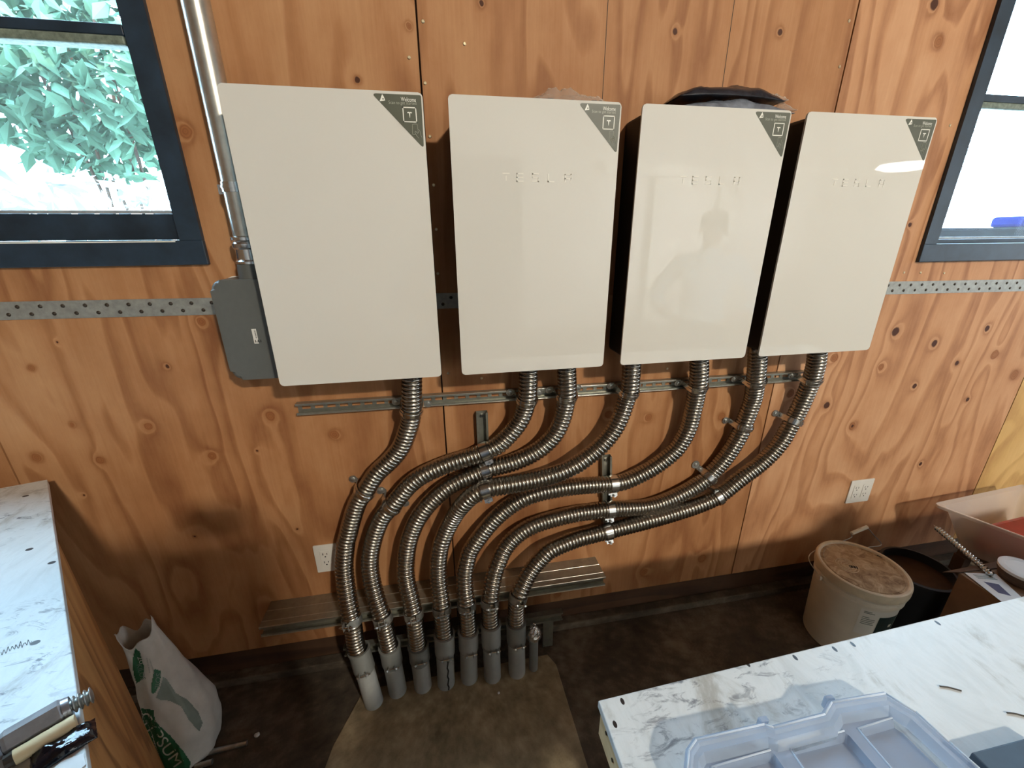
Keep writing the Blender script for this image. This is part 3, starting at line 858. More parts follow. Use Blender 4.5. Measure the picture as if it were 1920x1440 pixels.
def interp(tab, z):
    if z >= tab[0][0]: return tab[0][1]
    for (a, ya), (b, yb) in zip(tab[:-1], tab[1:]):
        if z >= b: return yb + (ya - yb) * (z - b) / (a - b)
    return tab[-1][1]
def place(px, py, tab):
    Y = -0.06
    for _ in range(14): Y = 0.5 * Y + 0.5 * interp(tab, aty(px, py, Y).z)
    return aty(px, py, Y)

RH = dict(A=.0305, B=.030, C=.0305, D=.030, E=.0305, F=.0305, G=.0305)
HOSE = {}
ORD = dict(A='leftmost flexible metal conduit, hanging alone under the first white cabinet',
    B='second flexible metal conduit from the left, under the left half of the second cabinet',
    C='third flexible metal conduit from the left, under the right half of the second cabinet',
    D='fourth flexible metal conduit from the left, leaving the left end of the third cabinet',
    E='fifth flexible metal conduit from the left, under the middle of the third cabinet',
    F='sixth flexible metal conduit from the left, dropping between the third and fourth cabinets',
    G='rightmost and longest flexible metal conduit, under the middle of the fourth cabinet')
for k in 'ABCDEFG':
    P = [place(x, y, MIDY[k]) for x, y in TR[k]]
    while P[1].z > 1.185: P.pop(0)
    if P[0].z > 1.1922: P[0] = P[1].lerp(P[0], (1.1922 - P[1].z) / (P[0].z - P[1].z))
    else: P.insert(0, Vector((P[0].x, P[0].y, 1.1922)))
    path = catmull(P, 10)
    # light smoothing
    for _ in range(6):
        path = [path[0]] + [path[i] * 0.5 + (path[i-1] + path[i+1]) * 0.25 for i in range(1, len(path) - 1)] + [path[-1]]
    path = resample(path, 0.002)
    HOSE[k] = path
    L = sum((b - a).length for a, b in zip(path[:-1], path[1:]))
    pitch = 0.0124; nr = int(L / pitch); fr = (0.0, 0.06, 0.16, 0.32, 0.5, 0.68, 0.84, 0.94)
    pts, rad = [], []
    S_ = [0.0]
    for a, b in zip(path[:-1], path[1:]): S_.append(S_[-1] + (b - a).length)
    j = 0
    for i in range(nr):
        for f in fr:
            s = (i + f) / nr * L
            while j < len(S_) - 2 and S_[j+1] < s: j += 1
            q = (s - S_[j]) / max(1e-9, S_[j+1] - S_[j])
            pts.append(path[j].lerp(path[j+1], q))
            g = abs(2*f - 1)
            rad.append(RH[k] - 0.0044 * g ** 2.6)
    bm = nb(); sweep(bm, pts, rad, 22)
    tag(obj('flexible_conduit', bm, M['hose'], None, True), ORD[k], 'flexible conduit', 'corrugated flexible metal conduits')

def near(k, px, py):
    best = None
    for i, p in enumerate(HOSE[k]):
        d = p - CAM; z = d.dot(_f); x = 960 + FPX * d.dot(_r) / z; y = 720 - FPX * d.dot(_u) / z
        e = (x - px) ** 2 + (y - py) ** 2
        if best is None or e < best[0]: best = (e, i)
    i = best[1]; a = HOSE[k][max(0, i - 6)]; b = HOSE[k][min(len(HOSE[k]) - 1, i + 6)]
    return HOSE[k][i], (b - a).normalized()

NM = dict(A='leftmost', B='second', C='third', D='fourth', E='fifth', F='sixth', G='rightmost')
def strap(k, px, py, base, ears, label, group, w=0.020, ear=0.026, wall_y=0.0):
    """saddle over a conduit; ears: '-' side, '+' side or both; base = y of the surface it is screwed to"""
    P, T = near(k, px, py)
    N = Vector((0, -1, 0)); N = (N - T * N.dot(T)).normalized(); Sd = T.cross(N).normalized()
    if Sd.x < 0: Sd = -Sd
    r = RH[k] + 0.0016; dep = (base - P.y) / max(0.5, abs(N.y)) - 0.0008
    path = []
    if '-' in ears: path += [(-r - ear, -dep, (0, 1)), (-r - 0.003, -dep, (-0.7, 0.7)), (-r - 0.0006, -dep + 0.006, (-1, 0))]
    for i in range(13):
        a = PI - PI * i / 12; path.append((r * math.cos(a), r * math.sin(a), (math.cos(a), math.sin(a))))
    if '+' in ears: path += [(r + 0.0006, -dep + 0.006, (1, 0)), (r + 0.003, -dep, (0.7, 0.7)), (r + ear, -dep, (0, 1))]
    else: path += [(r * 0.9, -min(dep - 0.002, r * 0.5), (1, -0.3))]
    if '-' not in ears: path.insert(0, (-r * 0.9, -min(dep - 0.002, r * 0.5), (-1, -0.3)))
    bm = nb(); strip(bm, [(P + Sd*s + N*n, Sd*q[0] + N*q[1]) for s, n, q in path], T * w, 0.0022)
    t = thing('conduit_strap', label, 'conduit strap', P, group)
    obj('band', bm, M['chrome'], t, True, 0.6)
    # raised rib
    bm = nb(); strip(bm, [(P + Sd*s*1.04 + N*n*1.04, Sd*q[0] + N*q[1]) for s, n, q in path[(3 if '-' in ears else 1):(-3 if '+' in ears else -1)]], T * 0.005, 0.0026)
    obj('rib', bm, M['chrome'], t, True, 0.6)
    for sg in ears:
        q = P + Sd * ((r + ear * 0.62) * (1 if sg == '+' else -1)) - N * (dep - 0.0018)
        bm = nb(); lathe(bm, q, [(0.0, -0.001), (ear * 0.5, -0.001), (ear * 0.5, 0.0012), (0.0068, 0.0012), (0.0068, 0.0042), (0.004, 0.0052), (0, 0.0052)], 18, N)
        obj('screw', bm, M['galv'], t, True, 0.6)
    return t

ys = -0.0206
for k, x, y, e in (('A', 772, 768, '-+'), ('B', 988, 749, '-+'), ('C', 1063, 742, '-+'), ('D', 1180, 735, '-+'), ('E', 1308, 724, '-+'), ('F', 1417, 713, '-'), ('G', 1519, 708, '-')):
    strap(k, x, y, ys, e, 'zinc strap clamping the %s flexible conduit to the long channel under the cabinets' % NM[k], 'zinc straps on the long channel')
strap('A', 686, 922, -0.0004, '-+', 'zinc strap screwed to the plywood across the leftmost flexible conduit at its bend', 'zinc straps screwed to the plywood')
strap('B', 736, 948, -0.0004, '-+', 'zinc strap screwed to the plywood across the second flexible conduit at its bend', 'zinc straps screwed to the plywood')
strap('F', 1394, 798, -0.0004, '-', 'one-hole zinc strap on the plywood holding the sixth flexible conduit below the channel', 'zinc straps screwed to the plywood')
strap('G', 1491, 790, -0.0004, '-', 'one-hole zinc strap on the plywood holding the rightmost flexible conduit below the channel', 'zinc straps screwed to the plywood')
strap('F', 1328, 893, -0.0004, '-', 'zinc strap over the sixth flexible conduit where it nears the rightmost one', 'zinc straps screwed to the plywood', ear=0.032)
strap('G', 1345, 932, -0.0004, '-', 'zinc strap over the rightmost flexible conduit just below the sixth', 'zinc straps screwed to the plywood', ear=0.022)

def clamp(P, T, r, gapdir, label, group, w=0.022, mat='chrome', bolt=True):
    """ring clamp with two flanges and a bolt at the gap"""
    T = Vector(T).normalized(); g = Vector(gapdir); g = (g - T * g.dot(T)).normalized(); s = T.cross(g).normalized()
    t = thing('conduit_clamp', label, 'conduit clamp', P, group)
    r += 0.0008; path = []
    for i in range(25):
        a = math.radians(16 + (360 - 32) * i / 24)
        path.append((P + (g * math.cos(a) + s * math.sin(a)) * r, g * math.cos(a) + s * math.sin(a)))
    a0, a1 = path[0], path[-1]
    path.insert(0, (a0[0] + g * 0.013, s)); path.append((a1[0] + g * 0.013, -s))
    bm = nb(); strip(bm, path, T * w, 0.0016); obj('band', bm, M[mat], t, True, 0.6)
    b0 = P + g * (r + 0.008)
    bm = nb(); cyl(bm, b0 - s * 0.021, b0 + s * 0.024, 0.0028, n=8); cyl(bm, b0 + s * 0.0125, b0 + s * 0.018, 0.0055, n=6); cyl(bm, b0 - s * 0.017, b0 - s * 0.0125, 0.0055, n=6)
    obj('bolt', bm, M['chrome'], t, True, 0.6)
    return t
for k, x, y, w_ in (('B', 909, 846, 'upper one on the left'), ('C', 910, 881, 'middle one on the left'), ('D', 910, 917, 'lowest one on the left')):
    P, T = near(k, x, y)
    clamp(P, T, RH[k], (0, -0.35, -1), 'bright clamp round the %s flexible conduit, %s short upright channel' % (NM[k], w_), 'bright clamps on the short upright channels', 0.026)
for k, x, y, w_ in (('E', 1148, 907, 'top one on the right'), ('F', 1142, 955, 'middle one on the right'), ('G', 1139, 996, 'lowest one on the right')):
    P, T = near(k, x, y)
    clamp(P, T, RH[k], (0, -0.35, -1), 'bright clamp round the %s flexible conduit, %s short upright channel' % (NM[k], w_), 'bright clamps on the short upright channels', 0.026)

# ---------------------------------------------------------------- risers
RIS = dict(A=((672.7, 1217), (697, 1330)), B=((730, 1210.6), (743, 1308)), C=((784, 1208), (792, 1299)), D=((833, 1188), (836.5, 1293)),
           E=((878, 1182), (881, 1283)), F=((920, 1169), (926, 1280)), G=((967.5, 1166), (973, 1271)))
for k in 'ABCDEFG':
    top = HOSE[k][-1].copy(); foot = atz(*RIS[k][1], 0.0); foot.y += 0.024; foot.x *= 0.985
    tp = aty(*RIS[k][0], top.y)
    ax = tp - foot; U = ax.normalized(); Ln = ax.length
    t = thing('pvc_riser', '%s grey plastic riser pipe, standing in the floor beneath the %s flexible conduit' % (NM[k].capitalize(), NM[k]), 'riser pipe', (foot.x, foot.y, 0), 'grey plastic riser pipes')
    bm = nb(); lathe(bm, foot, [(0.0, -0.004), (0.0315, -0.004), (0.0315, Ln * 0.58), (0.0335, Ln * 0.62)], 30, U); obj('pipe', bm, M['pvc'], t, True, 0.5)
    bm = nb(); lathe(bm, foot, [(0.0335, Ln * 0.62), (0.0355, Ln * 0.66), (0.0355, Ln * 0.97), (0.0375, Ln * 0.975), (0.0375, Ln * 1.0), (0.0305, Ln * 1.002), (0.0305, Ln * 0.93), (0.0, Ln * 0.93)], 30, U); obj('socket', bm, M['pvc_dark'] if k in 'ABCG' else M['pvc'], t, True, 0.5)
    if k == 'D':
        bm = nb(); f = Vector((0.25, -1, 0)).normalized()
        path = []
        for i in range(12):
            s = 0.005 + Ln * 0.62 * i / 11; q = foot + U * s + f * 0.0316
            path.append((q + Vector((0.002 * math.sin(i * 2.1), 0, 0)), f))
        strip(bm, path, Vector((0.005, 0.0012, 0)), 0.0008); mk = obj('marker_streak', bm, M['mark'], t); mk['label'] = 'black marker streak'
    # upper band holding the flexible conduit, lower band on the riser
    i = min(range(len(HOSE[k])), key=lambda q: abs(HOSE[k][q].z - (0.335 if k != 'A' else 0.345)))
    a = HOSE[k][max(0, i-5)]; b = HOSE[k][min(len(HOSE[k])-1, i+5)]
    clamp(HOSE[k][i], b - a, RH[k], (0.1 if k not in 'A' else -0.25, -1, 0.1), 'grey clamp round the foot of the %s flexible conduit above its riser' % NM[k], 'clamps at the foot of the conduits', 0.024, 'galv')
    q = foot + U * 0.155
    clamp(q, U, 0.0325, (0.1, -1, 0.1), 'dull clamp round the middle of the %s grey riser pipe' % NM[k], 'clamps round the grey risers', 0.020, 'pvc_dark')

# small capped riser with silver tape
foot = atz(1000, 1253, 0); tp = aty(1001, 1190, foot.y + 0.005)
t = thing('pvc_riser', 'thin grey riser with a crumpled silver tape cap, right of the seven large risers', 'riser pipe', (foot.x, foot.y, 0))
bm = nb(); cyl(bm, foot, tp, 0.0165, n=22); obj('pipe', bm, M['pvc_dark'], t, True, 0.5)
bm = nb(); rnd = random.Random(3)
prof = []
for i in range(10):
    f = i / 9; prof.append((0.021 * (1.0 + 0.25 * math.sin(f * 3)) * (1 - f ** 2.2) + 0.003, -0.012 + 0.056 * f))
lathe(bm, tp, prof + [(0, 0.046)], 18)
for v in bm.verts: v.co += Vector((rnd.uniform(-1, 1), rnd.uniform(-1, 1), rnd.uniform(-1, 1))) * 0.0024
cp = obj('tape_cap', bm, M['foil'], t); cp['label'] = 'crumpled silver tape cap'
bm = nb(); tube(bm, [tp + Vector((0, 0, 0.04)), tp + Vector((0.004, -0.004, 0.052)), tp + Vector((-0.004, -0.002, 0.058))], 0.003, 6); obj('wire_end', bm, M['foil'], t)

# ================================================================= OUTLET PLATES
def outlet(x0, z0, label, cols=2):
    t = thing('outlet_plate', label, 'wall outlet', (x0 + 0.058, 0, z0))
    bm = nb(); prism(bm, [Vector((x, -0.0003, z)) for x, z in rrect(x0, z0, x0 + 0.117, z0 + 0.115, 0.004, 3)], (0, -0.005, 0), 0.0018); obj('plate', bm, M['plate'], t, True, 0.5)
    for c in range(cols):
        cx = x0 + 0.0355 + c * 0.046
        bm = nb(); prism(bm, [Vector((x, -0.0053, z)) for x, z in rrect(cx - 0.0165, z0 + 0.024, cx + 0.0165, z0 + 0.091, 0.003, 3)], (0, -0.0016, 0), 0.0005); rc = obj('receptacle', bm, M['plate'], t)
        bm = nb()
        for cz in (z0 + 0.041, z0 + 0.075):
            for dx, hh in ((-0.0065, 0.0042), (0.0065, 0.0034)): box(bm, (cx + dx - 0.0011, -0.0068, cz + 0.003 - hh), (cx + dx + 0.0011, -0.0072, cz + 0.003 + hh))
            lathe(bm, (cx, -0.0068, cz - 0.008), [(0.0026, 0), (0.0026, 0.0004), (0, 0.0004)], 10, (0, -1, 0))
        obj('slots', bm, M['slot'], rc)
outlet(-0.479, 0.439, 'white double outlet plate low on the wall behind the leftmost flexible conduit')
outlet(1.695, 0.434, 'white double outlet plate on the plywood above the white bucket')

# ================================================================= BAGS ON TOP OF THE CABINETS
def pouch(bm, c, sx, sy, h, seed, n=34, m_=16, wr=0.006, droop=0.0):
    """a crumpled, pillow-shaped plastic bag lying on z = c.z"""
    rnd = random.Random(seed); ph = [rnd.uniform(0, 6.28) for _ in range(10)]
    top, bot = [], []
    for i in range(n + 1):
        for j in range(m_ + 1):
            u = i / n * 2 - 1; v = j / m_ * 2 - 1
            e = max(0.0, (1 - abs(u) ** 2.6)) ** 0.55 * max(0.0, (1 - abs(v) ** 2.6)) ** 0.5
            w = wr * (math.sin(u * 5 + ph[0] + 3 * v) + math.sin(u * 11 + ph[1] - 5 * v) * 0.5 + math.sin(v * 7 + ph[2] + u * 4) * 0.5 + rnd.uniform(-.3, .3))
            x = c[0] + u * sx + rnd.uniform(-.1, .1) * wr; y = c[1] + v * sy
            z = c[2] + h * e + max(0, w * (0.1 + e)) + 0.0015 - droop * u * u
            top.append(bm.verts.new((x, y, z))); bot.append(bm.verts.new((x, y, c[2] + 0.0004 - droop * u * u)))
    W_ = m_ + 1
    for i in range(n):
        for j in range(m_):
            a = i * W_ + j
            bm.faces.new([top[a], top[a + W_], top[a + W_ + 1], top[a + 1]])
            bm.faces.new([bot[a], bot[a + 1], bot[a + W_ + 1], bot[a + W_]])
    for i in range(n):
        for j in (0, m_):
            a = i * W_ + j; bm.faces.new([top[a], top[a + W_], bot[a + W_], bot[a]])
    for j in range(m_):
        for i in (0, n):
            a = i * W_ + j; bm.faces.new([top[a], top[a + 1], bot[a + 1], bot[a]])
    return bm
zt = TOPZ - 0.0035
a = aty(985, 180, -0.085); b = aty(1136, 186, -0.085)
t = thing('plastic_packet', 'clear crinkled plastic packet with small black parts on the second white cabinet', 'plastic packet', ((a.x+b.x)/2, -0.085, zt))
bm = nb(); pouch(bm, ((a.x+b.x)/2, -0.085, zt), (b.x-a.x)/2, 0.05, 0.028, 5, wr=0.008); obj('film', bm, M['film'], t, True)
bm = nb(); rnd = random.Random(8)
for i in range(14):
    x = a.x + 0.045 + (b.x - a.x - 0.06) * i / 13; y = -0.085 + rnd.uniform(-.02, .02)
    if i % 3 == 0: cyl(bm, (x, y - .014, zt + 0.010), (x + rnd.uniform(-.006, .006), y + .014, zt + 0.011), 0.0065, n=10)
    else: box(bm, (x - .007, y - .012, zt + .003), (x + .007, y + .012, zt + .013 + rnd.uniform(0, .006)), 0.001)
obj('small_parts', bm, M['black'], t)
a = aty(1246, 195, -0.085); b = aty(1462, 200, -0.085); cx = (a.x + b.x) / 2
t = thing('parts_bag', 'smoky crinkled plastic bag lying on the third white cabinet, lower of two', 'plastic bag', (cx, -0.085, zt), 'plastic bags stacked on the third cabinet')
bm = nb(); pouch(bm, (cx + 0.006, -0.088, zt), (b.x - a.x)/2 - 0.008, 0.058, 0.026, 11, wr=0.005); obj('bag_body', bm, M['smoke_film'], t, True)
bm = nb(); pouch(bm, (b.x - 0.012, -0.09, zt + 0.010), 0.026, 0.045, 0.012, 12, 10, 8, 0.006); obj('film_end', bm, M['film'], t, True)
t = thing('parts_bag', 'dark plastic bag on the third white cabinet, upper of two, bulging above the other', 'plastic bag', (cx, -0.085, zt + 0.034), 'plastic bags stacked on the third cabinet')
bm = nb(); pouch(bm, (cx - 0.008, -0.085, zt + 0.036), (b.x - a.x)/2 - 0.020, 0.052, 0.024, 21, wr=0.004, droop=0.008); obj('bag_body', bm, M['dark_film'], t, True)
bm = nb(); pouch(bm, (b.x - 0.034, -0.085, zt + 0.034), 0.024, 0.04, 0.014, 22, 10, 8, 0.006); obj('film_end', bm, M['film'], t, True)

# ================================================================= RIGHT-HAND BENCH
BZ = 0.85
c0 = atz(1122, 1313, BZ); c1 = atz(1880, 1127, BZ); dx = (c1 - c0).normalized(); dy = Vector((dx.y, -dx.x, 0))
l1 = atz(1167, 1440, BZ); dl = (l1 - c0).normalized()
far = c0 + dx * 2.2; nl = c0 + dl * 0.62; nr = far + Vector((0, -0.62, 0))
holes = []
for x, y in ((1167, 1315), (1153, 1358), (1491, 1233), (1565, 1217), (1599, 1208), (1758, 1168), (1402, 1245)):
    p = atz(x, y, BZ); holes.append(((p.x, p.y, BZ), (0.0034, 0.0058, 0.05)))
M['bench_top'] = painted_board('bench_top_paint', holes)
t = thing('workbench', 'scuffed white-painted workbench at lower right, under the clear divided case', 'workbench', (c0.x + 0.5, c0.y - 0.3, 0))
bm = nb(); prism(bm, [Vector((p.x, p.y, BZ - 0.017)) for p in (c0, nl, nr, far)], (0, 0, 0.017), 0.002); obj('bench_top', bm, M['bench_top'], t)
bm = nb(); o_ = 0.004
prism(bm, [Vector((p.x, p.y, BZ - 0.078)) for p in (c0 + Vector((o_, -o_, 0)), nl + Vector((o_, 0, 0)), nl + Vector((o_ + .036, 0, 0)), c0 + Vector((.042, -o_, 0)))], (0, 0, 0.0605), 0.002)
obj('apron', bm, M['pale_wood'], t)
bm = nb(); q0 = c0 + Vector((0.044, -o_, 0)); q1 = far + Vector((-0.01, -o_, 0))
prism(bm, [Vector((p.x, p.y, BZ - 0.078)) for p in (q0, q0 + Vector((0, -.036, 0)), q1 + Vector((0, -.036, 0)), q1)], (0, 0, 0.0605), 0.002); obj('apron', bm, M['pale_wood'], t)
for p in (c0 + dx * 0.35 + Vector((0, -0.09, 0)), far + Vector((-.1, -.09, 0)), c0 + dx * 0.35 + Vector((0, -0.55, 0)), nr + Vector((-.1, .09, 0))):
    bm = nb(); box(bm, (p.x - .044, p.y - .044, 0.0005), (p.x + .044, p.y + .044, BZ - 0.0172), 0.003); obj('leg', bm, M['pale_wood'], t)
bm = nb()
for x, y in ((1133, 1358), (1130, 1385), (1138, 1400)):
    p = aty(x, y, c0.y - 0.03); lathe(bm, (c0.x + o_ - 0.0008, c0.y - 0.03 - 0.02 * (y - 1358) / 20, BZ - 0.03 - 0.012 * (y - 1358) / 20), [(0.003, 0), (0.003, 0.001), (0, 0.001)], 8, (-1, 0, 0))
obj('nail_heads', bm, M['nail'], t)

# clear divided case on it
oz = BZ + 0.0008
out_px = [(1283, 1440), (1287, 1398), (1302, 1376), (1432, 1347), (1449, 1353), (1543, 1329), (1556, 1307), (1660, 1290), (1722, 1327), (1786, 1384), (1850, 1440)]
def case_pt(px, py, z): return atz(px, py, z)
rim = [case_pt(x, y, oz + 0.040) for x, y in out_px]
yb_ = -1.20
rim = [Vector((rim[0].x - 0.004, yb_, oz + .04))] + rim + [Vector((rim[-1].x + 0.006, yb_, oz + .04))]
cen = sum(rim, Vector()) / len(rim)
def inset(poly, d):
    out = []; n = len(poly)
    for i in range(n):
        a = (poly[i] - poly[i-1]).normalized(); b = (poly[(i+1) % n] - poly[i]).normalized()
        na = Vector((a.y, -a.x, 0)); nb_ = Vector((b.y, -b.x, 0)); m = (na + nb_)
        m = m.normalized() if m.length > 1e-6 else na
        k = d / max(0.55, m.dot(na)); out.append(poly[i] + m * k)
    return out
sgn = 1 if ((inset(rim, 0.01)[3] - cen).length < (rim[3] - cen).length) else -1
t = thing('storage_case', 'clear plastic divided case lying open on the white-painted workbench', 'storage case', (cen.x, cen.y, oz))
def setz(poly, z): return [Vector((p.x, p.y, z)) for p in poly]
rings = [setz(inset(rim, sgn * 0.006), oz), setz(rim, oz + 0.025), setz(rim, oz + 0.032), setz(inset(rim, sgn * 0.0025), oz + 0.0345), setz(inset(rim, sgn * 0.008), oz + 0.0345),
         setz(inset(rim, sgn * 0.011), oz + 0.031), setz(inset(rim, sgn * 0.017), oz + 0.030), setz(inset(rim, sgn * 0.024), oz + 0.016)]
bm = nb(); prev = None
for rg in rings:
    vs = [bm.verts.new(p) for p in rg]
    if prev:
        for i in range(len(vs)): bm.faces.new([prev[i], prev[(i+1) % len(vs)], vs[(i+1) % len(vs)], vs[i]])
    prev = vs
obj('rim', bm, M['organizer'], t, True, 0.35)
fl = rings[-1]
comps = []
for (xa, ya), (xb, yb2) in (((1336, 1438), (1449, 1409)), ((1481, 1399), (1587, 1373)), ((1611, 1366), (1703, 1340))):
    a = atz(xa, ya, oz + 0.016); b = atz(xb, yb2, oz + 0.016); comps.append((a, b))
def cut(bm, cutters):
    def tmp(b):
        me = bpy.data.meshes.new('t'); bmesh.ops.recalc_face_normals(b, faces=b.faces); b.to_mesh(me); b.free()
        o = bpy.data.objects.new('t', me); C.objects.link(o); return o
    base = tmp(bm); cs = [tmp(c) for c in cutters]
    for c in cs:
        m = base.modifiers.new('b', 'BOOLEAN'); m.operation = 'DIFFERENCE'; m.object = c; m.solver = 'EXACT'
    dg = bpy.context.evaluated_depsgraph_get(); dg.update()
    me = bpy.data.meshes.new_from_object(base.evaluated_get(dg)); r = bmesh.new(); r.from_mesh(me); bpy.data.meshes.remove(me)
    for o in [base] + cs:
        d = o.data; bpy.data.objects.remove(o); bpy.data.meshes.remove(d)
    return r
bm = nb(); prism(bm, setz(fl, oz + 0.0006), (0, 0, 0.0158))
cutters = []
for a, b in comps:
    q = rpoly([(a.x, a.y), (b.x, b.y), (b.x + 0.004, -1.165), (a.x - 0.001, -1.165)], 0.006, 3)
    q2 = [(p[0] + ((a.x + b.x) / 2 - p[0]) * 0.06, p[1] + (-1.06 - p[1]) * 0.04) for p in q]
    c_ = nb(); lo = [c_.verts.new((*p, oz + 0.0026)) for p in q2]; hi = [c_.verts.new((*p, oz + 0.0175)) for p in q]
    c_.faces.new(lo[::-1]); c_.faces.new(hi)
    for i in range(len(q)): c_.faces.new([lo[i], lo[(i+1) % len(q)], hi[(i+1) % len(q)], hi[i]])
    cutters.append(c_)
obj('divider_tray', cut(bm, cutters), M['organizer'], t)
for a, b in comps:
    bm = nb(); cyl(bm, Vector((a.x - 0.004, -1.165, oz + .0168)), Vector((a.x - 0.003, a.y, oz + .0168)), 0.0013, n=6); cyl(bm, Vector((a.x - 0.003, a.y, oz + .0168)), Vector((b.x - 0.002, b.y + 0.002, oz + .0168)), 0.0013, n=6)
    obj('compartment_glint', bm, M['case_glint'], t, True)  # bright rods in place of the glint along the dividers
bm = nb(); ep = setz(inset(rim, sgn * 0.004), oz + 0.0345)
for i in range(len(ep)): cyl(bm, ep[i], ep[(i+1) % len(ep)], 0.0014, n=6)
obj('rim_glint', bm, M['case_glint'], t, True)  # rim highlight put in as a brighter ring
for px in ((1432, 1347), (1556, 1307)):
    p = atz(*px, oz + 0.03); bm = nb(); box(bm, (p.x - .007, p.y - .004, oz + .008), (p.x + .007, p.y + .004, oz + .030), 0.002); obj('latch_lug', bm, M['organizer'], t)
a = atz(1838, 1398, BZ + 0.02)
bm = nb(); box(bm, (a.x - 0.022, a.y - 0.085, BZ + 0.0006), (a.x + 0.10, a.y - 0.004, BZ + 0.02), 0.002)
tag(obj('grey_block', bm, M['grey_pad']), 'flat grey-blue block on the workbench beside the clear case', 'block')
rnd = random.Random(5)
for x, y in ((1778, 1290), (1905, 1340)):
    p = atz(x, y, BZ); bm = nb(); tube(bm, [p + Vector((-.012, .004, .0016)), p + Vector((0, 0, .0016)), p + Vector((.014, -.008, .0016))], 0.0012, 6, 4)
    tag(obj('wire_scrap', bm, M['nail']), 'tiny dark wire scrap on the workbench %s' % ('behind the clear case' if x < 1800 else 'near the right edge of the photo'), 'wire scrap')

# ================================================================= LEFT-HAND BENCH
LZb = 0.93
la = atz(88, 899, LZb); lb_ = atz(165, 1440, LZb); lc = atz(0, 919, LZb)
dr = (lb_ - la).normalized(); dfar = (lc - la).normalized()
near_c = la + dr * 1.13
holesL = []
for x, y in ((48, 930), (55, 1030), (97, 1055), (66, 1205)):
    p = atz(x, y, LZb); holesL.append(((p.x, p.y, LZb), (0.0075, 0.0052, 0.05)))
M['bench_left_top'] = painted_board('left_bench_paint', holesL)
t = thing('workbench', 'bluish white-painted plywood bench at far left, standing against the wall below the left window', 'workbench', (-1.3, -0.6, 0))
poly = [la, near_c, near_c + Vector((-1.5, -0.25, 0)), la + Vector((-1.3, -0.04, 0))]
poly[3] = la + dfar * 1.3
poly[3].y = max(poly[3].y, -0.4)
bm = nb(); prism(bm, [Vector((p.x, p.y, LZb - 0.019)) for p in poly], (0, 0, 0.019), 0.0015); obj('bench_top', bm, M['bench_left_top'], t)
dn = Vector((-dr.y, dr.x, 0)); dn = dn if dn.x < 0 else -dn
sp0 = atz(100, 985, LZb) + dn * 0.004; sp1 = la + dr * 1.11 + dn * 0.004
bm = nb(); prism(bm, [Vector((p.x, p.y, 0.0005)) for p in (sp0, sp1, sp1 + dn * 0.03, sp0 + dn * 0.03)], (0, 0, LZb - 0.0198), 0.003); obj('side_panel', bm, M['ply_side'], t)
for p in (la + dfar * 0.9 + Vector((0, -0.12, 0)), near_c + Vector((-1.2, 0.05, 0))):
    bm = nb(); box(bm, (p.x - .045, p.y - .045, 0.0005), (p.x + .045, p.y + .045, LZb - 0.0195)); obj('leg', bm, M['pale_wood'], t)
# pencil writing
bm = nb(); rnd = random.Random(2)
pts = []
for i in range(26):
    s = i / 25; pts.append(atz(2 + 58 * s, 1223 - 20 * s + rnd.uniform(2, 7) * math.sin(i * 1.9) + 2.5 * math.sin(i * 3.1), LZb) + Vector((0, 0, 0.0006)))
tube(bm, pts, 0.0003, 5, 3)
obj('pencil_scribble', bm, M['mark'], t)

# objects on the left bench
def hexrod(bm, p0, p1, r, rot=0.0):
    T, A, B = frame_of(Vector(p1) - Vector(p0)); e = 0.004
    prev = None
    Ln = (Vector(p1) - Vector(p0)).length
    for s, rr in ((0, r * 0.86), (e, r), (Ln - e, r), (Ln, r * 0.86)):
        ring = [bm.verts.new(Vector(p0) + T * s + (A * math.cos(rot + PI/3*i) + B * math.sin(rot + PI/3*i)) * rr) for i in range(6)]
        if prev:
            for i in range(6): bm.faces.new([prev[i], prev[(i+1) % 6], ring[(i+1) % 6], ring[i]])
        else: bm.faces.new(ring[::-1])
        prev = ring
    bm.faces.new(prev)
hz = LZb + 0.0175
tip = atz(174, 1302, hz); h0 = atz(122, 1330, hz); h1 = atz(6, 1398, hz)
dirb = (h1 - tip).normalized()
t = thing('drill_adapter', 'steel hexagonal adapter with a coarse threaded end lying on the left bench edge', 'tool', (h0.x, h0.y, LZb))
bm = nb(); hexrod(bm, h0, h1, 0.0165, PI/12); obj('hex_body', bm, M['adapter'], t)
bm = nb(); Ln = (h0 - tip).length; pts = []; rad = []
for i in range(61):
    s = i / 60; pts.append(tip.lerp(h0, s)); rad.append(0.0092 + 0.0022 * math.sin(s * 2 * PI * 5.0) - (0.002 if i < 3 else 0))
sweep(bm, pts, rad, 18); obj('threaded_end', bm, M['galv'], t, True)
bm = nb(); cyl(bm, h0 + dirb * -0.006, h0 + dirb * 0.001, 0.0135, 0.015, 18); obj('collar', bm, M['steel_dark'], t, True, 0.5)
bm = nb(); cyl(bm, h1, h1 + dirb * 0.05, 0.014, 0.014, 18); obj('shank', bm, M['steel_dark'], t, True, 0.5)
z_ = LZb + 0.011
s0 = atz(143, 1352, z_); s1 = atz(28, 1420, z_)
bm = nb(); sweep(bm, resample([s0, s1], 0.006), 0.0095, 16); 
for v in bm.verts: v.co += Vector((random.uniform(-1, 1), random.uniform(-1, 1), random.uniform(-1, 1))) * 0.0004
o = tag(obj('wooden_stick', bm, M['pale_wood'], None, True, 0.8), 'pale wooden stick beside the steel adapter on the left bench', 'stick')
bm = nb(); cyl(bm, s1, s1 + (s1 - s0).normalized() * 0.008, 0.0099, 0.0085, 14); obj('dark_tip', bm, M['nail'], o)
p = atz(122, 1402, LZb)
bm = nb(); pouch(bm, (p.x, p.y, LZb + 0.0006), 0.030, 0.017, 0.009, 31, 16, 12, 0.003)
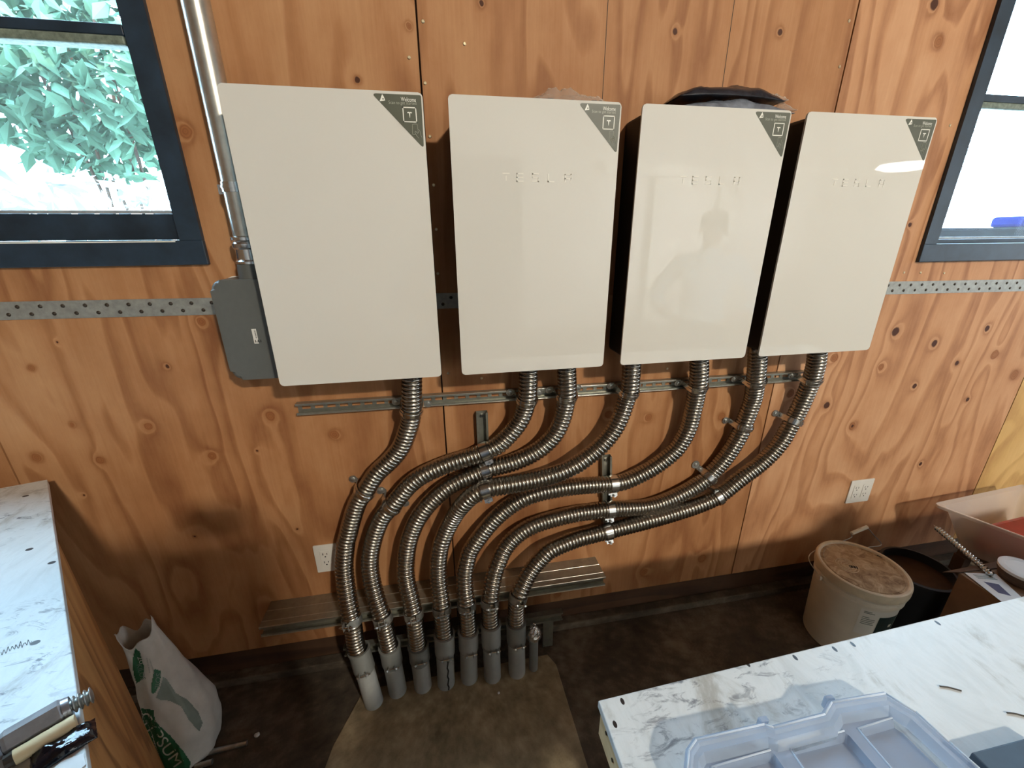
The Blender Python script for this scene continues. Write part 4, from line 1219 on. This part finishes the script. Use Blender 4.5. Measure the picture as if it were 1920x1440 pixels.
rm = Matrix.Translation(p) @ Matrix.Rotation(math.atan2(dirb.y, dirb.x), 4, 'Z') @ Matrix.Translation(-p)
bmesh.ops.transform(bm, matrix=rm, verts=bm.verts)
tag(obj('black_wrapper', bm, M['black_gloss'], None, True), 'shiny black plastic wrapper on the left bench beside the wooden stick', 'wrapper')
p = atz(132, 1434, LZb); bm = nb()
prism(bm, [Vector((p.x + x, p.y + y, LZb + 0.0006)) for x, y in ((-.028, -.022), (.004, -.03), (.020, -.004), (.008, .010), (-.012, .006))], (0, 0, 0.0012))
tag(obj('paper_scrap', bm, M['paper']), 'torn pale paper scrap at the near edge of the left bench', 'paper')

# ================================================================= SACK
rows = [(0.0, -.88, -.205, .070, .085), (0.012, -.88, -.205, .078, .092), (0.07, -.878, -.20, .083, .095), (0.135, -.884, -.195, .082, .090), (0.19, -.900, -.185, .075, .080),
        (0.25, -.915, -.175, .066, .068), (0.31, -.925, -.168, .056, .056), (0.37, -.938, -.160, .047, .046), (0.42, -.950, -.152, .042, .040), (0.445, -.955, -.150, .043, .042)]
rnd = random.Random(17); bm = nb(); prev = None; n = 40
ph = [rnd.uniform(0, 6.3) for _ in range(6)]
rows_f = []
for a, b in zip(rows[:-1], rows[1:]):
    for k in range(4):
        s = k / 4; rows_f.append(tuple(a[i] + (b[i] - a[i]) * s for i in range(5)))
rows_f.append(rows[-1])
for z, cx, cy, rx, ry in rows_f:
    ring = []
    for i in range(n):
        a = 2 * PI * i / n
        w = 1 + 0.05 * math.sin(3 * a + ph[0] + z * 9) + 0.035 * math.sin(7 * a + ph[1] - z * 22) + 0.02 * math.sin(11 * a + z * 40 + ph[2])
        zz = z + (0.022 * math.sin(2 * a + 0.6) + 0.012 * math.sin(5 * a)) * max(0, (z - 0.33) / 0.11)
        ring.append(bm.verts.new((cx + rx * w * math.cos(a), cy + ry * w * math.sin(a), max(0.0006, zz))))
    if prev:
        for i in range(n): bm.faces.new([prev[i], prev[(i+1) % n], ring[(i+1) % n], ring[i]])
    else: bm.faces.new(ring[::-1])
    prev = ring
bvh = BVHTree.FromBMesh(bm)
t = thing('sack', 'open white sack with green print on the floor beside the left bench', 'sack', (-0.88, -0.2, 0))
sk = obj('sack_body', bm, M['sack'], t, True)
sol = sk.modifiers.new('thickness', 'SOLIDIFY'); sol.thickness = 0.0015; sol.offset = -1
bm = nb(); lathe(bm, (-0.944, -0.156, 0.30), [(0.0, 0.0), (0.052, 0.0), (0.0, 0.004)], 20); obj('contents', bm, M['sack_in'], t)
def on_sack(px, py, lift=0.0012):
    d = ray(px, py).normalized(); h = bvh.ray_cast(CAM, d)
    if h[0] is None: return None
    return h[0] - d * lift
def inside(poly, x, y):
    c = False; n = len(poly)
    for i in range(n):
        (x0, y0), (x1, y1) = poly[i], poly[i-1]
        if (y0 > y) != (y1 > y) and x < (x1 - x0) * (y - y0) / (y1 - y0) + x0: c = not c
    return c
def patch(name, poly, m, lift=0.0012, step=1.6):
    bm = nb(); grid = {}
    xs = [p[0] for p in poly]; ys = [p[1] for p in poly]
    nx = int((max(xs) - min(xs)) / step) + 1; ny = int((max(ys) - min(ys)) / step) + 1
    def v(i, j):
        if (i, j) not in grid:
            q = on_sack(min(xs) + i * step, min(ys) + j * step, lift); grid[(i, j)] = bm.verts.new(q) if q else None
        return grid[(i, j)]
    for i in range(nx):
        for j in range(ny):
            if inside(poly, min(xs) + (i + .5) * step, min(ys) + (j + .5) * step):
                q = [v(i, j), v(i+1, j), v(i+1, j+1), v(i, j+1)]
                if all(q):
                    zz = [w.co for w in q]
                    if max((a - b).length for a in zz for b in zz) < 0.03: bm.faces.new(q)
    loose = [w for w in bm.verts if not w.link_faces]
    bmesh.ops.delete(bm, geom=loose, context='VERTS')
    return obj(name, bm, m, t, True)
def sack_text(body, p0, p1, hgt, m, up=1):
    """letters run from p0 to p1 in the photograph, hgt tall"""
    tb = text_bm(body, 1.0); xs = [v.co.x for v in tb.verts]; ys = [v.co.y for v in tb.verts]
    a, b, c, d = min(xs), max(xs), min(ys), max(ys)
    X = Vector((p1[0] - p0[0], p1[1] - p0[1])); Lx = X.length; X.normalize(); Yv = Vector((X.y, -X.x)) * up
    bad = []
    for v in tb.verts:
        s = (v.co.x - a) / (b - a) * Lx; h = (v.co.y - c) / (d - c) * hgt
        q = on_sack(p0[0] + X.x * s + Yv.x * h, p0[1] + X.y * s + Yv.y * h, 0.0022)
        if q: v.co = q
        else: bad.append(v)
    bmesh.ops.delete(tb, geom=bad, context='VERTS')
    obj('printed_lettering', tb, m, t)
g1 = patch('green_band', [(248, 1332), (262, 1328), (288, 1331), (290, 1350), (300, 1362), (320, 1380), (345, 1410), (357, 1428), (356, 1445), (285, 1445), (262, 1385), (247, 1345)], M['sack_green'])
g2 = patch('green_panel', [(254, 1216), (262, 1222), (270, 1250), (268, 1272), (256, 1282), (250, 1262), (249, 1236)], M['sack_green'])
g3 = patch('green_panel', [(290, 1254), (302, 1258), (300, 1280), (292, 1298), (285, 1302), (284, 1284)], M['sack_green'])
g4 = patch('grey_panel', [(306, 1268), (314, 1275), (330, 1300), (352, 1312), (372, 1335), (380, 1355), (374, 1372), (354, 1350), (340, 1325), (318, 1314), (300, 1312), (292, 1308), (300, 1290)], M['sack_grey'])
sack_text('GYPSUM', (258, 1346), (326, 1440), 23, M['sack'])
sack_text('20', (257, 1232), (262, 1246), 9, M['sack'])
sack_text('KILOS', (256, 1247), (264, 1276), 10, M['sack_grey'])
sack_text('SOIL', (293, 1262), (290, 1292), 9, M['sack_grey'], 1)
for ln in (((274, 1234), (280, 1262)), ((279, 1236), (288, 1262))):
    sack_text('instructions', ln[0], ln[1], 3, M['sack_grey'])

# rods and a pebble on the floor
for (a, b, lab) in (((380, 1414), (463, 1393), 'longer thin metal rod on the floor right of the sack'), ((372, 1436), (398, 1428), 'shorter thin metal rod on the floor at the bottom edge right of the sack')):
    p, q = atz(*a, 0.009), atz(*b, 0.009); bm = nb(); cyl(bm, p - (q - p) * 0.25, q, 0.008, n=12)
    tag(obj('metal_rod', bm, M['galv'], None, True, 0.6), lab, 'rod', 'thin metal rods on the floor')
p = atz(482, 1378, 0.006); bm = nb(); bmesh.ops.create_icosphere(bm, subdivisions=2, radius=0.0075)
for v in bm.verts: v.co = Vector((v.co.x * 1.2, v.co.y, v.co.z * 0.7)) * random.uniform(.88, 1.1) + Vector((p.x, p.y, 0.0062))
tag(obj('pebble', bm, M['paper'], None, True), 'small pale pebble on the dark floor right of the sack', 'pebble')
p = atz(935, 1300, 0.0045); bm = nb(); bmesh.ops.create_icosphere(bm, subdivisions=2, radius=0.0045)
for v in bm.verts: v.co = v.co * random.uniform(.85, 1.1) + Vector((p.x, p.y, 0.0066))
tag(obj('pebble', bm, M['paper'], None, True), 'tiny white chip on the concrete in front of the grey risers', 'pebble')

# ================================================================= BUCKET
bc = Vector((1.528, -0.254, 0.0)); R = 0.143; BH = 0.352
t = thing('bucket', 'dirty white plastic bucket with a dusty lid on the floor under the right outlet', 'bucket', bc)
bm = nb(); lathe(bm, bc, [(0, 0.0008), (0.118, 0.0008), (0.122, 0.006), (0.134, BH - 0.075), (0.1345, BH - 0.075), (0.140, BH - 0.072), (0.140, BH - 0.066), (0.136, BH - 0.063), (0.136, BH - 0.052), (0.142, BH - 0.050), (0.142, BH - 0.044), (0.1365, BH - 0.041), (0.137, BH - 0.02), (0, BH - 0.02)], 64)
obj('pail', bm, M['bucket'], t, True, 0.5)
bm = nb(); lathe(bm, bc, [(0.1375, BH - 0.034), (0.1455, BH - 0.034), (0.1465, BH - 0.028), (0.1465, BH - 0.008), (0.144, BH - 0.001), (0.139, BH + 0.001), (0.133, BH - 0.001), (0.130, BH - 0.007)], 64)
obj('lid_rim', bm, M['lid_rim'], t, True, 0.5)
bm = nb(); lathe(bm, bc, [(0.1305, BH - 0.0068), (0.124, BH - 0.0072), (0.122, BH - 0.005), (0.119, BH - 0.0072), (0, BH - 0.0072)], 64); obj('lid', bm, M['lid'], t, True, 0.5)
bm = nb(); ce = Vector((bc.x - 0.045, bc.y + 0.02, BH - 0.0070))
for r in (0.010, 0.019, 0.028, 0.036): lathe(bm, ce, [(r - 0.0012, 0.0), (r, 0.0016), (r + 0.0012, 0.0)], 36)
for a, b in (((-0.030, -0.035), (0.028, 0.012)), ((0.075, 0.030), (0.022, 0.008))):
    pass
obj('lid_ridges', bm, M['lid_rim'], t, True)
for (x, y), (w, h), rt in (((1600, 1063), (0.013, 0.006), -0.5), ((1652, 1044), (0.013, 0.005), -0.6)):
    p = atz(x, y, BH - 0.0068); q = [Vector((u * w, v * h, 0)) for u, v in ((-1, -1), (1, -1), (1, 1), (-1, 1))]
    bm = nb(); prism(bm, [Matrix.Rotation(rt, 3, 'Z') @ v + p for v in q], (0, 0, 0.0008))
    obj('lid_slot', bm, M['slot'], t)
def arc_patch(name, c, r, a0, a1, z0, z1, m, taper=0.0, n=14, parent=None):
    bm = nb(); lo, hi = [], []
    for i in range(n + 1):
        a = a0 + (a1 - a0) * i / n
        lo.append(bm.verts.new((c.x + (r - taper) * math.cos(a), c.y + (r - taper) * math.sin(a), z0)))
        hi.append(bm.verts.new((c.x + r * math.cos(a), c.y + r * math.sin(a), z1)))
    for i in range(n): bm.faces.new([lo[i], lo[i+1], hi[i+1], hi[i]])
    return obj(name, bm, m, parent)
rr = lambda z: 0.122 + (0.134 - 0.122) * (z - 0.006) / (BH - 0.081) + 0.0012
arc_patch('paper_label', bc, rr(0.27), math.radians(-132), math.radians(-74), 0.15, 0.27, M['plate'], rr(0.27) - rr(0.15), 14, t)
arc_patch('green_label', bc, rr(0.245) + 0.0008, math.radians(-106), math.radians(-74), 0.14, 0.245, M['label_green'], rr(0.245) - rr(0.14), 14, t)
for i, (z, w) in enumerate(((0.262, 10), (0.256, 14), (0.236, 9), (0.228, 17), (0.220, 17), (0.212, 16), (0.204, 17))):
    arc_patch('label_text_line', bc, rr(z) + 0.0008, math.radians(-128), math.radians(-128 + w), z - 0.0022, z + 0.0012, M['sack_grey'], 0.0, 6, t)
arc_patch('label_mark', bc, rr(0.2) + 0.0014, math.radians(-86), math.radians(-80), 0.192, 0.205, M['print_white'], 0.0005, 6, t)
# bail handle leaning up at the back
h0 = bc + Vector((-0.146, 0.03, BH - 0.055)); h1 = bc + Vector((0.142, 0.045, BH - 0.055))
hp = [aty(1592, 1010, -0.10), aty(1597, 1000, -0.10), aty(1622, 989, -0.10), aty(1640, 1005, -0.115), aty(1652, 1022, -0.125)]
bm = nb(); tube(bm, [h0, bc + Vector((-0.13, 0.10, BH - 0.01)), hp[0], hp[1], hp[2], hp[3], hp[4], bc + Vector((0.16, 0.11, BH - 0.04)), h1], 0.0018, 8, 10); hd = obj('bail_handle', bm, M['galv'], t, True)
bm = nb(); cyl(bm, aty(1597, 1000, -0.10), aty(1626, 988, -0.10), 0.0075, n=14); gr = obj('handle_grip', bm, M['print_white'], t, True, 0.6)
gr['label'] = 'white plastic hand grip'
for sgn_, hx in ((-1, h0), (1, h1)):
    bm = nb(); lathe(bm, hx, [(0.012, -0.004), (0.012, 0.004), (0, 0.005)], 14, hx - bc - Vector((0, 0, BH - 0.055))); obj('handle_ear', bm, M['bucket'], t, True, 0.5)

# dark bucket behind
db = Vector((1.845, -0.235, 0)); t = thing('bucket', 'dark bucket with a brown dusty rim standing behind the white bucket', 'bucket', db)
bm = nb(); lathe(bm, db, [(0, 0.0008), (0.10, 0.0008), (0.116, 0.26), (0.122, 0.262), (0.122, 0.27), (0.112, 0.272), (0.098, 0.02), (0, 0.02)], 48); obj('pail', bm, M['dark_bucket'], t, True, 0.5)
bm = nb(); lathe(bm, db, [(0.0, 0.22), (0.108, 0.22), (0.110, 0.235)], 48); obj('contents', bm, M['sill_wood'], t, True)

# ================================================================= RIGHT CORNER CLUTTER
# cardboard box with a printed sheet on it
BX = 0.40
b0 = atz(1797, 1072, BX); b1 = atz(1885, 1131, BX)
fx = (b1 - b0).normalized(); fn = Vector((-fx.y, fx.x, 0)); fn = fn if fn.x > 0 else -fn
t = thing('cardboard_box', 'brown cardboard box behind the workbench with a printed sheet on it', 'box', (b0.x + .15, b0.y - .1, 0))
q0 = b0 + fx * 0.005; q1 = b0 + fx * 0.26
bm = nb(); prism(bm, [Vector((p.x, p.y, 0.0006)) for p in (q0, q1, q1 + fn * 0.34, q0 + fn * 0.34)], (0, 0, BX - 0.002), 0.003); obj('box_body', bm, M['cardboard'], t)
bm = nb()
fa, fb = q0.copy(), q0 + fn * 0.30
prism(bm, [fa, fb, fb + Vector((-.01, .05, -.02)), fa + Vector((-.015, .035, -.03))], (0, 0, 0.003)); obj('box_flap', bm, M['cardboard_in'], t)
def quadz(pl, z, h):
    bm = nb(); prism(bm, [Vector((p.x, p.y, z)) for p in pl], (0, 0, h)); return bm
pz = BX + 0.0015
sheet = [atz(1808, 1074, pz), atz(1868, 1077, pz), atz(1915, 1120, pz), atz(1885, 1134, pz)]
o = tag(obj('printed_sheet', quadz(sheet, pz, 0.001), M['paper']), 'white printed sheet with a dark picture lying on the cardboard box', 'sheet of paper')
obj('picture', quadz([atz(1844, 1091, pz), atz(1872, 1096, pz), atz(1896, 1118, pz), atz(1872, 1112, pz)], pz + 0.0011, 0.0004), M['photo_print'], o)
bm = nb()
for i in range(4):
    a = atz(1824 + i*3, 1078 + i*2.2, pz); b = atz(1858 + i*4, 1080 + i*2.4, pz)
    strip(bm, [(a + Vector((0, 0, .0011)), (0, 0, 1)), (b + Vector((0, 0, .0011)), (0, 0, 1))], Vector((0.001, 0.002, 0)), 0.0003)
obj('text_lines', bm, M['sack_grey'], o)

# round white coil/lid
rc = atz(1921, 1072, 0.44)
t = thing('plastic_tub', 'round white ridged plastic tub at the right edge on the cardboard box', 'tub', (rc.x, rc.y, BX + 0.003))
bm = nb(); lathe(bm, (rc.x, rc.y, BX + 0.003), [(0, 0), (0.052, 0.0), (0.056, 0.008), (0.055, 0.014), (0.059, 0.018), (0.058, 0.024), (0.063, 0.027), (0.064, 0.036)], 44); obj('tub_side', bm, M['cardboard_in'], t, True, 0.5)
bm = nb(); lathe(bm, (rc.x, rc.y, BX + 0.003), [(0.064, 0.036), (0.065, 0.046), (0.060, 0.049), (0.056, 0.046), (0.050, 0.049), (0.044, 0.046), (0.036, 0.048), (0.0, 0.047)], 44); obj('tub_lid', bm, M['paper'], t, True, 0.5)

# crumpled tan paper below the bin
p = atz(1775, 1050, 0.30); bm = nb(); bmesh.ops.create_icosphere(bm, subdivisions=3, radius=0.07)
rnd = random.Random(6)
for v in bm.verts: v.co = Vector((v.co.x * 1.1, v.co.y * 0.7, v.co.z * 1.3)) * (1 + 0.16 * math.sin(v.co.x * 90 + v.co.z * 60) + rnd.uniform(-.06, .06)) + Vector((2.02, -0.12, 0.10))
for v in bm.verts: v.co.z = max(0.001, v.co.z)
tag(obj('paper_bag', bm, M['bucket'], None, False), 'crumpled tan paper bag on the floor below the translucent bin', 'paper bag')

# translucent bin
bz = 0.48
k0 = atz(1749, 944, bz); k1 = atz(1862, 920, bz); k2 = atz(1922, 1008, bz)
k3 = k2 + (k1 - k0) * 1.5; k1b = k0 + (k1 - k0).normalized() * 0.55; k2b = k2 + (k2 - k0).normalized() * 0.06
k3 = k2b + (k1b - k0)
rimp = [k0, k2b, k3, k1b]
cen = sum(rimp, Vector()) / 4
t = thing('storage_bin', 'large translucent plastic bin with red contents by the wall at the right edge', 'storage bin', (cen.x, cen.y, 0.2))
def scaled(f, z): return [Vector((cen.x + (p.x - cen.x) * f, cen.y + (p.y - cen.y) * f, z)) for p in rimp]
bm = nb(); prev = None
for rg in (scaled(0.55, 0.262), scaled(0.60, 0.29), scaled(0.86, bz - 0.03), scaled(0.90, bz - 0.012), scaled(0.995, bz - 0.002), scaled(1.0, bz - 0.012), scaled(1.005, bz - 0.002), scaled(1.0, bz + 0.001), scaled(0.90, bz - 0.008), scaled(0.855, bz - 0.028), scaled(0.59, 0.29), scaled(0.54, 0.266)):
    pts = [Vector((*p, rg[0].z)) for p in rpoly([(p.x, p.y) for p in rg], 0.02, 4)]
    vs = [bm.verts.new(p) for p in pts]
    if prev:
        for i in range(len(vs)): bm.faces.new([prev[i], prev[(i+1) % len(vs)], vs[(i+1) % len(vs)], vs[i]])
    else: bm.faces.new(vs[::-1])
    prev = vs
bm.faces.new(prev)
obj('bin_shell', bm, M['bin'], t, True, 0.4)
bm = nb(); prism(bm, scaled(0.44, 0.272), (0, 0, 0.13), 0.02)
o = tag(obj('red_package', bm, M['red']), 'red package inside the translucent bin', 'package')
# shelf carrying the bin
bm = nb(); sc = scaled(0.56, 0.236)
prism(bm, sc, (0, 0, 0.025)); sh = tag(obj('low_stand', bm, M['cardboard_in']), 'low dark stand under the translucent bin in the corner', 'stand')
for p in scaled(0.48, 0.0):
    bm = nb(); box(bm, (p.x - .02, p.y - .02, 0.0006), (p.x + .02, p.y + .02, 0.2358)); obj('leg', bm, M['cardboard_in'], sh)

# auger bit
a = aty(1757, 990, -0.185); b = atz(1860, 1078, BX + 0.012)
bm = nb(); Ln = (b - a).length; pts = resample([a, b], 0.0012); n = len(pts)
T, A_, B_ = frame_of(b - a); ridges = 21
prev = None
for i, p in enumerate(pts):
    s = i / (n - 1); ring = []
    for k in range(16):
        th = 2 * PI * k / 16
        w = math.cos(th - s * 2 * PI * ridges / 1.0)
        r = 0.0075 + 0.0035 * max(-0.6, w)
        ring.append(bm.verts.new(p + (A_ * math.cos(th) + B_ * math.sin(th)) * r))
    if prev:
        for k in range(16): bm.faces.new([prev[k], prev[(k+1) % 16], ring[(k+1) % 16], ring[k]])
    else: bm.faces.new(ring[::-1])
    prev = ring
bm.faces.new(prev)
t = tag(obj('auger_bit', bm, M['chrome'], None, True), 'long spiral steel auger bit leaning up from the cardboard box', 'drill bit')
bm = nb(); cyl(bm, a, a - (b - a).normalized() * 0.018, 0.004, 0.0006, 10); obj('screw_tip', bm, M['galv'], t)

# ================================================================= PERSON (seen mirrored in the cabinets) AND CEILING LIGHT FITTING
def skin_obj(name, chain, edges, m, parent, sub=2, root=0):
    me = bpy.data.meshes.new(name)
    me.from_pydata([c[0] for c in chain], edges, [])
    o = bpy.data.objects.new(name, me); C.objects.link(o)
    o.modifiers.new('skin', 'SKIN')
    for i, c in enumerate(chain):
        v = me.skin_vertices[0].data[i]; r = c[1]; v.radius = r if isinstance(r, tuple) else (r, r); v.use_root = (i == root)
    s = o.modifiers.new('sub', 'SUBSURF'); s.levels = sub; s.render_levels = sub
    dg = bpy.context.evaluated_depsgraph_get(); dg.update()
    me2 = bpy.data.meshes.new_from_object(o.evaluated_get(dg))
    bpy.data.objects.remove(o); bpy.data.meshes.remove(me)
    for p in me2.polygons: p.use_smooth = True
    me2.materials.clear(); me2.materials.append(m)
    q = bpy.data.objects.new(name, me2); C.objects.link(q)
    q.parent = parent
    return q
def person(name_label, pos, rotz, pose, cap_m, shirt_m):
    per = thing('person', name_label, 'person', pos)
    per.rotation_euler = (0, 0, math.radians(rotz))
    # local frame: facing +y
    ch = [((0, 0, .93), (.15, .11)), ((0, .0, 1.05), (.145, .105)), ((0, .0, 1.2), (.155, .11)), ((0, -.01, 1.34), (.15, .10)), ((0, 0, 1.43), (.07, .065)), ((0, .01, 1.49), .055), ((0, .02, 1.56), (.072, .085)), ((0, .022, 1.64), (.074, .09)), ((0, .015, 1.69), (.05, .06))]
    arm = {'hips': (((.18, -.01, 1.375), .062), ((.33, -.05, 1.18), .048), ((.36, -.06, 1.12), .044), ((.255, .06, 1.01), .034), ((.21, .085, .985), (.04, .018))),
           'phone': (((.18, .0, 1.375), .062), ((.235, .10, 1.17), .048), ((.23, .14, 1.14), .044), ((.10, .30, 1.36), .033), ((.075, .36, 1.43), (.02, .036)))}[pose]
    for sx in (1, -1): ch += [((sx * c[0][0], c[0][1], c[0][2]), c[1]) for c in arm]
    for sx in (1, -1): ch += [((sx * .095, 0, .80), .088), ((sx * .11, .01, .48), .060), ((sx * .115, -.02, .40), .056), ((sx * .12, -.02, .10), .042), ((sx * .13, .10, .045), (.045, .035))]
    ed = [(0,1),(1,2),(2,3),(3,4),(4,5),(5,6),(6,7),(7,8),(3,9),(9,10),(10,11),(11,12),(12,13),(3,14),(14,15),(15,16),(16,17),(17,18),(0,19),(19,20),(20,21),(21,22),(22,23),(0,24),(24,25),(25,26),(26,27),(27,28)]
    body = skin_obj('body', ch, ed, M['skin'], per)
    zmin = min(v.co.z for v in body.data.vertices); hz0 = -zmin
    body.data.transform(Matrix.Translation((0, 0, hz0 + 0.0005)))
    def wear(zlo, zhi, name, m, off, cond=lambda c: True):
        bm = nb(); bm.from_mesh(body.data)
        kill = [f for f in bm.faces if not (zlo < f.calc_center_median().z < zhi and cond(f.calc_center_median()))]
        bmesh.ops.delete(bm, geom=kill, context='FACES')
        bm.normal_update()
        for v in bm.verts: v.co += v.normal * off
        bmesh.ops.solidify(bm, geom=bm.faces, thickness=-0.003)
        me = bpy.data.meshes.new(name); bm.to_mesh(me); bm.free(); me.materials.append(m)
        q = bpy.data.objects.new(name, me); C.objects.link(q); q.parent = per
        for p in me.polygons: p.use_smooth = True
    def part(name, bm, m, smooth=True, angle=None):
        q = obj(name, bm, m, None, smooth, angle); q.parent = per; return q
    if pose == 'hips': wear(0.92, 1.455, 'shirt', shirt_m, 0.010, lambda c: not (abs(c.x) > 0.19 and c.z < 1.03 and c.y > 0.045))
    else: wear(0.92, 1.455, 'shirt', shirt_m, 0.010, lambda c: c.y < 0.27)
    wear(0.08, 0.985, 'trousers', M['trouser'], 0.007, lambda c: not (abs(c.x) > 0.17 and c.z > 0.93))
    wear(-0.01, 0.095, 'shoes', M['black'], 0.008)
    bm = nb(); lathe(bm, (0, 0.012, 1.635 + hz0), [(0.088, -0.005), (0.090, 0.02), (0.085, 0.055), (0.06, 0.085), (0.0, 0.095)], 28)
    for v in bm.verts: v.co.y = 0.012 + (v.co.y - 0.012) * 1.18
    prism(bm, [Vector((x, y, 1.632 + hz0)) for x, y in ((-.075, .085), (-.06, .15), (0, .175), (.06, .15), (.075, .085))], (0, 0, 0.005))
    part('cap', bm, cap_m, True, 0.7)
    bm = nb(); lathe(bm, (0, 0.0, 1.55 + hz0), [(0.084, 0.03), (0.088, 0.085), (0.088, 0.095)], 24)
    for v in bm.verts: v.co.y = v.co.y * 1.15 - 0.004
    bmesh.ops.delete(bm, geom=[f for f in bm.faces if f.calc_center_median().y > 0.015], context='FACES')
    part('hair', bm, M['hair'])
    def ball(name, c, r, sc, m):
        bm = nb(); bmesh.ops.create_uvsphere(bm, u_segments=12, v_segments=8, radius=r)
        for v in bm.verts: v.co = Vector((v.co.x * sc[0] + c[0], v.co.y * sc[1] + c[1], v.co.z * sc[2] + c[2] + hz0))
        part(name, bm, m)
    ball('nose', (0, .112, 1.565), .016, (.8, 1.2, 1.5), M['skin'])
    ball('mouth', (0, .100, 1.525), .02, (1.0, .4, .25), M['red_lip'])
    for sx in (-1, 1):
        ball('eye', (sx * .03, .098, 1.60), .011, (1, .6, .7), M['print_white'])
        ball('ear', (sx * .085, .01, 1.58), .02, (.45, .8, 1.5), M['skin'])
        for i in range(4):
            ln = (.055, .062, .058, .046)[i]
            if pose == 'hips':
                y0 = .105 + .004 * i; z0 = .998 - i * .015 + hz0
                pts = [Vector((sx * .20, y0, z0)), Vector((sx * (.20 - ln * .4), y0 + .026, z0 - .004)), Vector((sx * (.20 - ln * .8), y0 + .034, z0 - .010)), Vector((sx * (.20 - ln * 1.05), y0 + .030, z0 - .014))]
            else:
                z0 = 1.455 - i * .019 + hz0
                pts = [Vector((sx * .082, .372, z0)), Vector((sx * .084, .398, z0 + .006)), Vector((sx * .070, .412, z0 + .008)), Vector((sx * (.082 - ln * .5), .413, z0 + .009))]
            bm = nb(); sweep(bm, catmull(pts, 5), 0.0082, 8); part('finger', bm, M['skin'])
        if pose == 'hips': pts = [Vector((sx * .225, .07, 1.0 + hz0)), Vector((sx * .205, .05, .985 + hz0)), Vector((sx * .19, .02, .975 + hz0))]
        else: pts = [Vector((sx * .07, .37, 1.41 + hz0)), Vector((sx * .055, .378, 1.44 + hz0)), Vector((sx * .045, .388, 1.47 + hz0))]
        bm = nb(); sweep(bm, catmull(pts, 5), 0.0095, 8); part('thumb', bm, M['skin'])
    return per, hz0
M['red_lip'] = plain('lips', (168, 104, 92), 0.5)
person('person in a white shirt and dark cap, hands on hips, mirrored in the third cabinet', Vector((1.95, -1.88, 0)), 35, 'hips', M['cap'], M['shirt'])
_, hz0 = person('person behind the camera holding up a phone, faintly mirrored in the first cabinets', Vector((0.0, -1.672, 0)), 0, 'phone', M['trouser'], M['trouser'])
bm = nb(); prism(bm, [Vector((x, -1.266, z)) for x, z in rrect(-0.074, 1.488, 0.074, 1.562, 0.009)], (0, -0.008, 0), 0.002)
tag(obj('phone', bm, M['black']), 'dark phone held up behind the camera by the photographing person', 'phone')

t = thing('ceiling_light', 'white rectangular light fitting on the ceiling behind the camera', 'ceiling light', (2.35, -5.28, 4.2))
bm = nb(); box(bm, (2.03, -5.5, 4.22), (2.67, -5.06, 4.599), 0.01); obj('housing', bm, M['print_white'], t)

k = NT('lamp_glow'); k.b.inputs['Emission Color'].default_value = (1, 0.98, 0.94, 1); k.b.inputs['Emission Strength'].default_value = 14.0
t = thing('pendant_lamp', 'oval white lamp hanging in the far corner, mirrored in the fourth cabinet', 'lamp', (7.2, -5.0, 2.49))
bm = nb(); lathe(bm, (7.2, -5.0, 2.44), [(0, 0), (0.22, 0.01), (0.34, 0.05), (0.30, 0.10), (0, 0.12)], 28); obj('lamp_bowl', bm, k.m, t, True)
bm = nb(); cyl(bm, (7.2, -5.0, 2.55), (7.2, -5.0, 4.599), 0.008, n=8); obj('lamp_rod', bm, M['black'], t)

# unseen locker shape added behind the camera to shade the lower left wall
t = thing('shadow_caster', 'tall grey locker-shaped shadow caster added unseen behind the photographing person', 'shadow caster', (0.33, -2.35, 0))
bm = nb(); box(bm, (0.04, -2.6, 0.0005), (0.62, -2.12, 2.04), 0.006); obj('body', bm, M['grey_box'], t)
bm = nb(); box(bm, (0.052, -2.12, 0.06), (0.608, -2.104, 2.02), 0.003); dr_ = obj('door', bm, M['grey_box'], t)
bm = nb(); box(bm, (0.56, -2.104, 1.0), (0.575, -2.085, 1.14), 0.003); obj('handle', bm, M['chrome'], dr_)
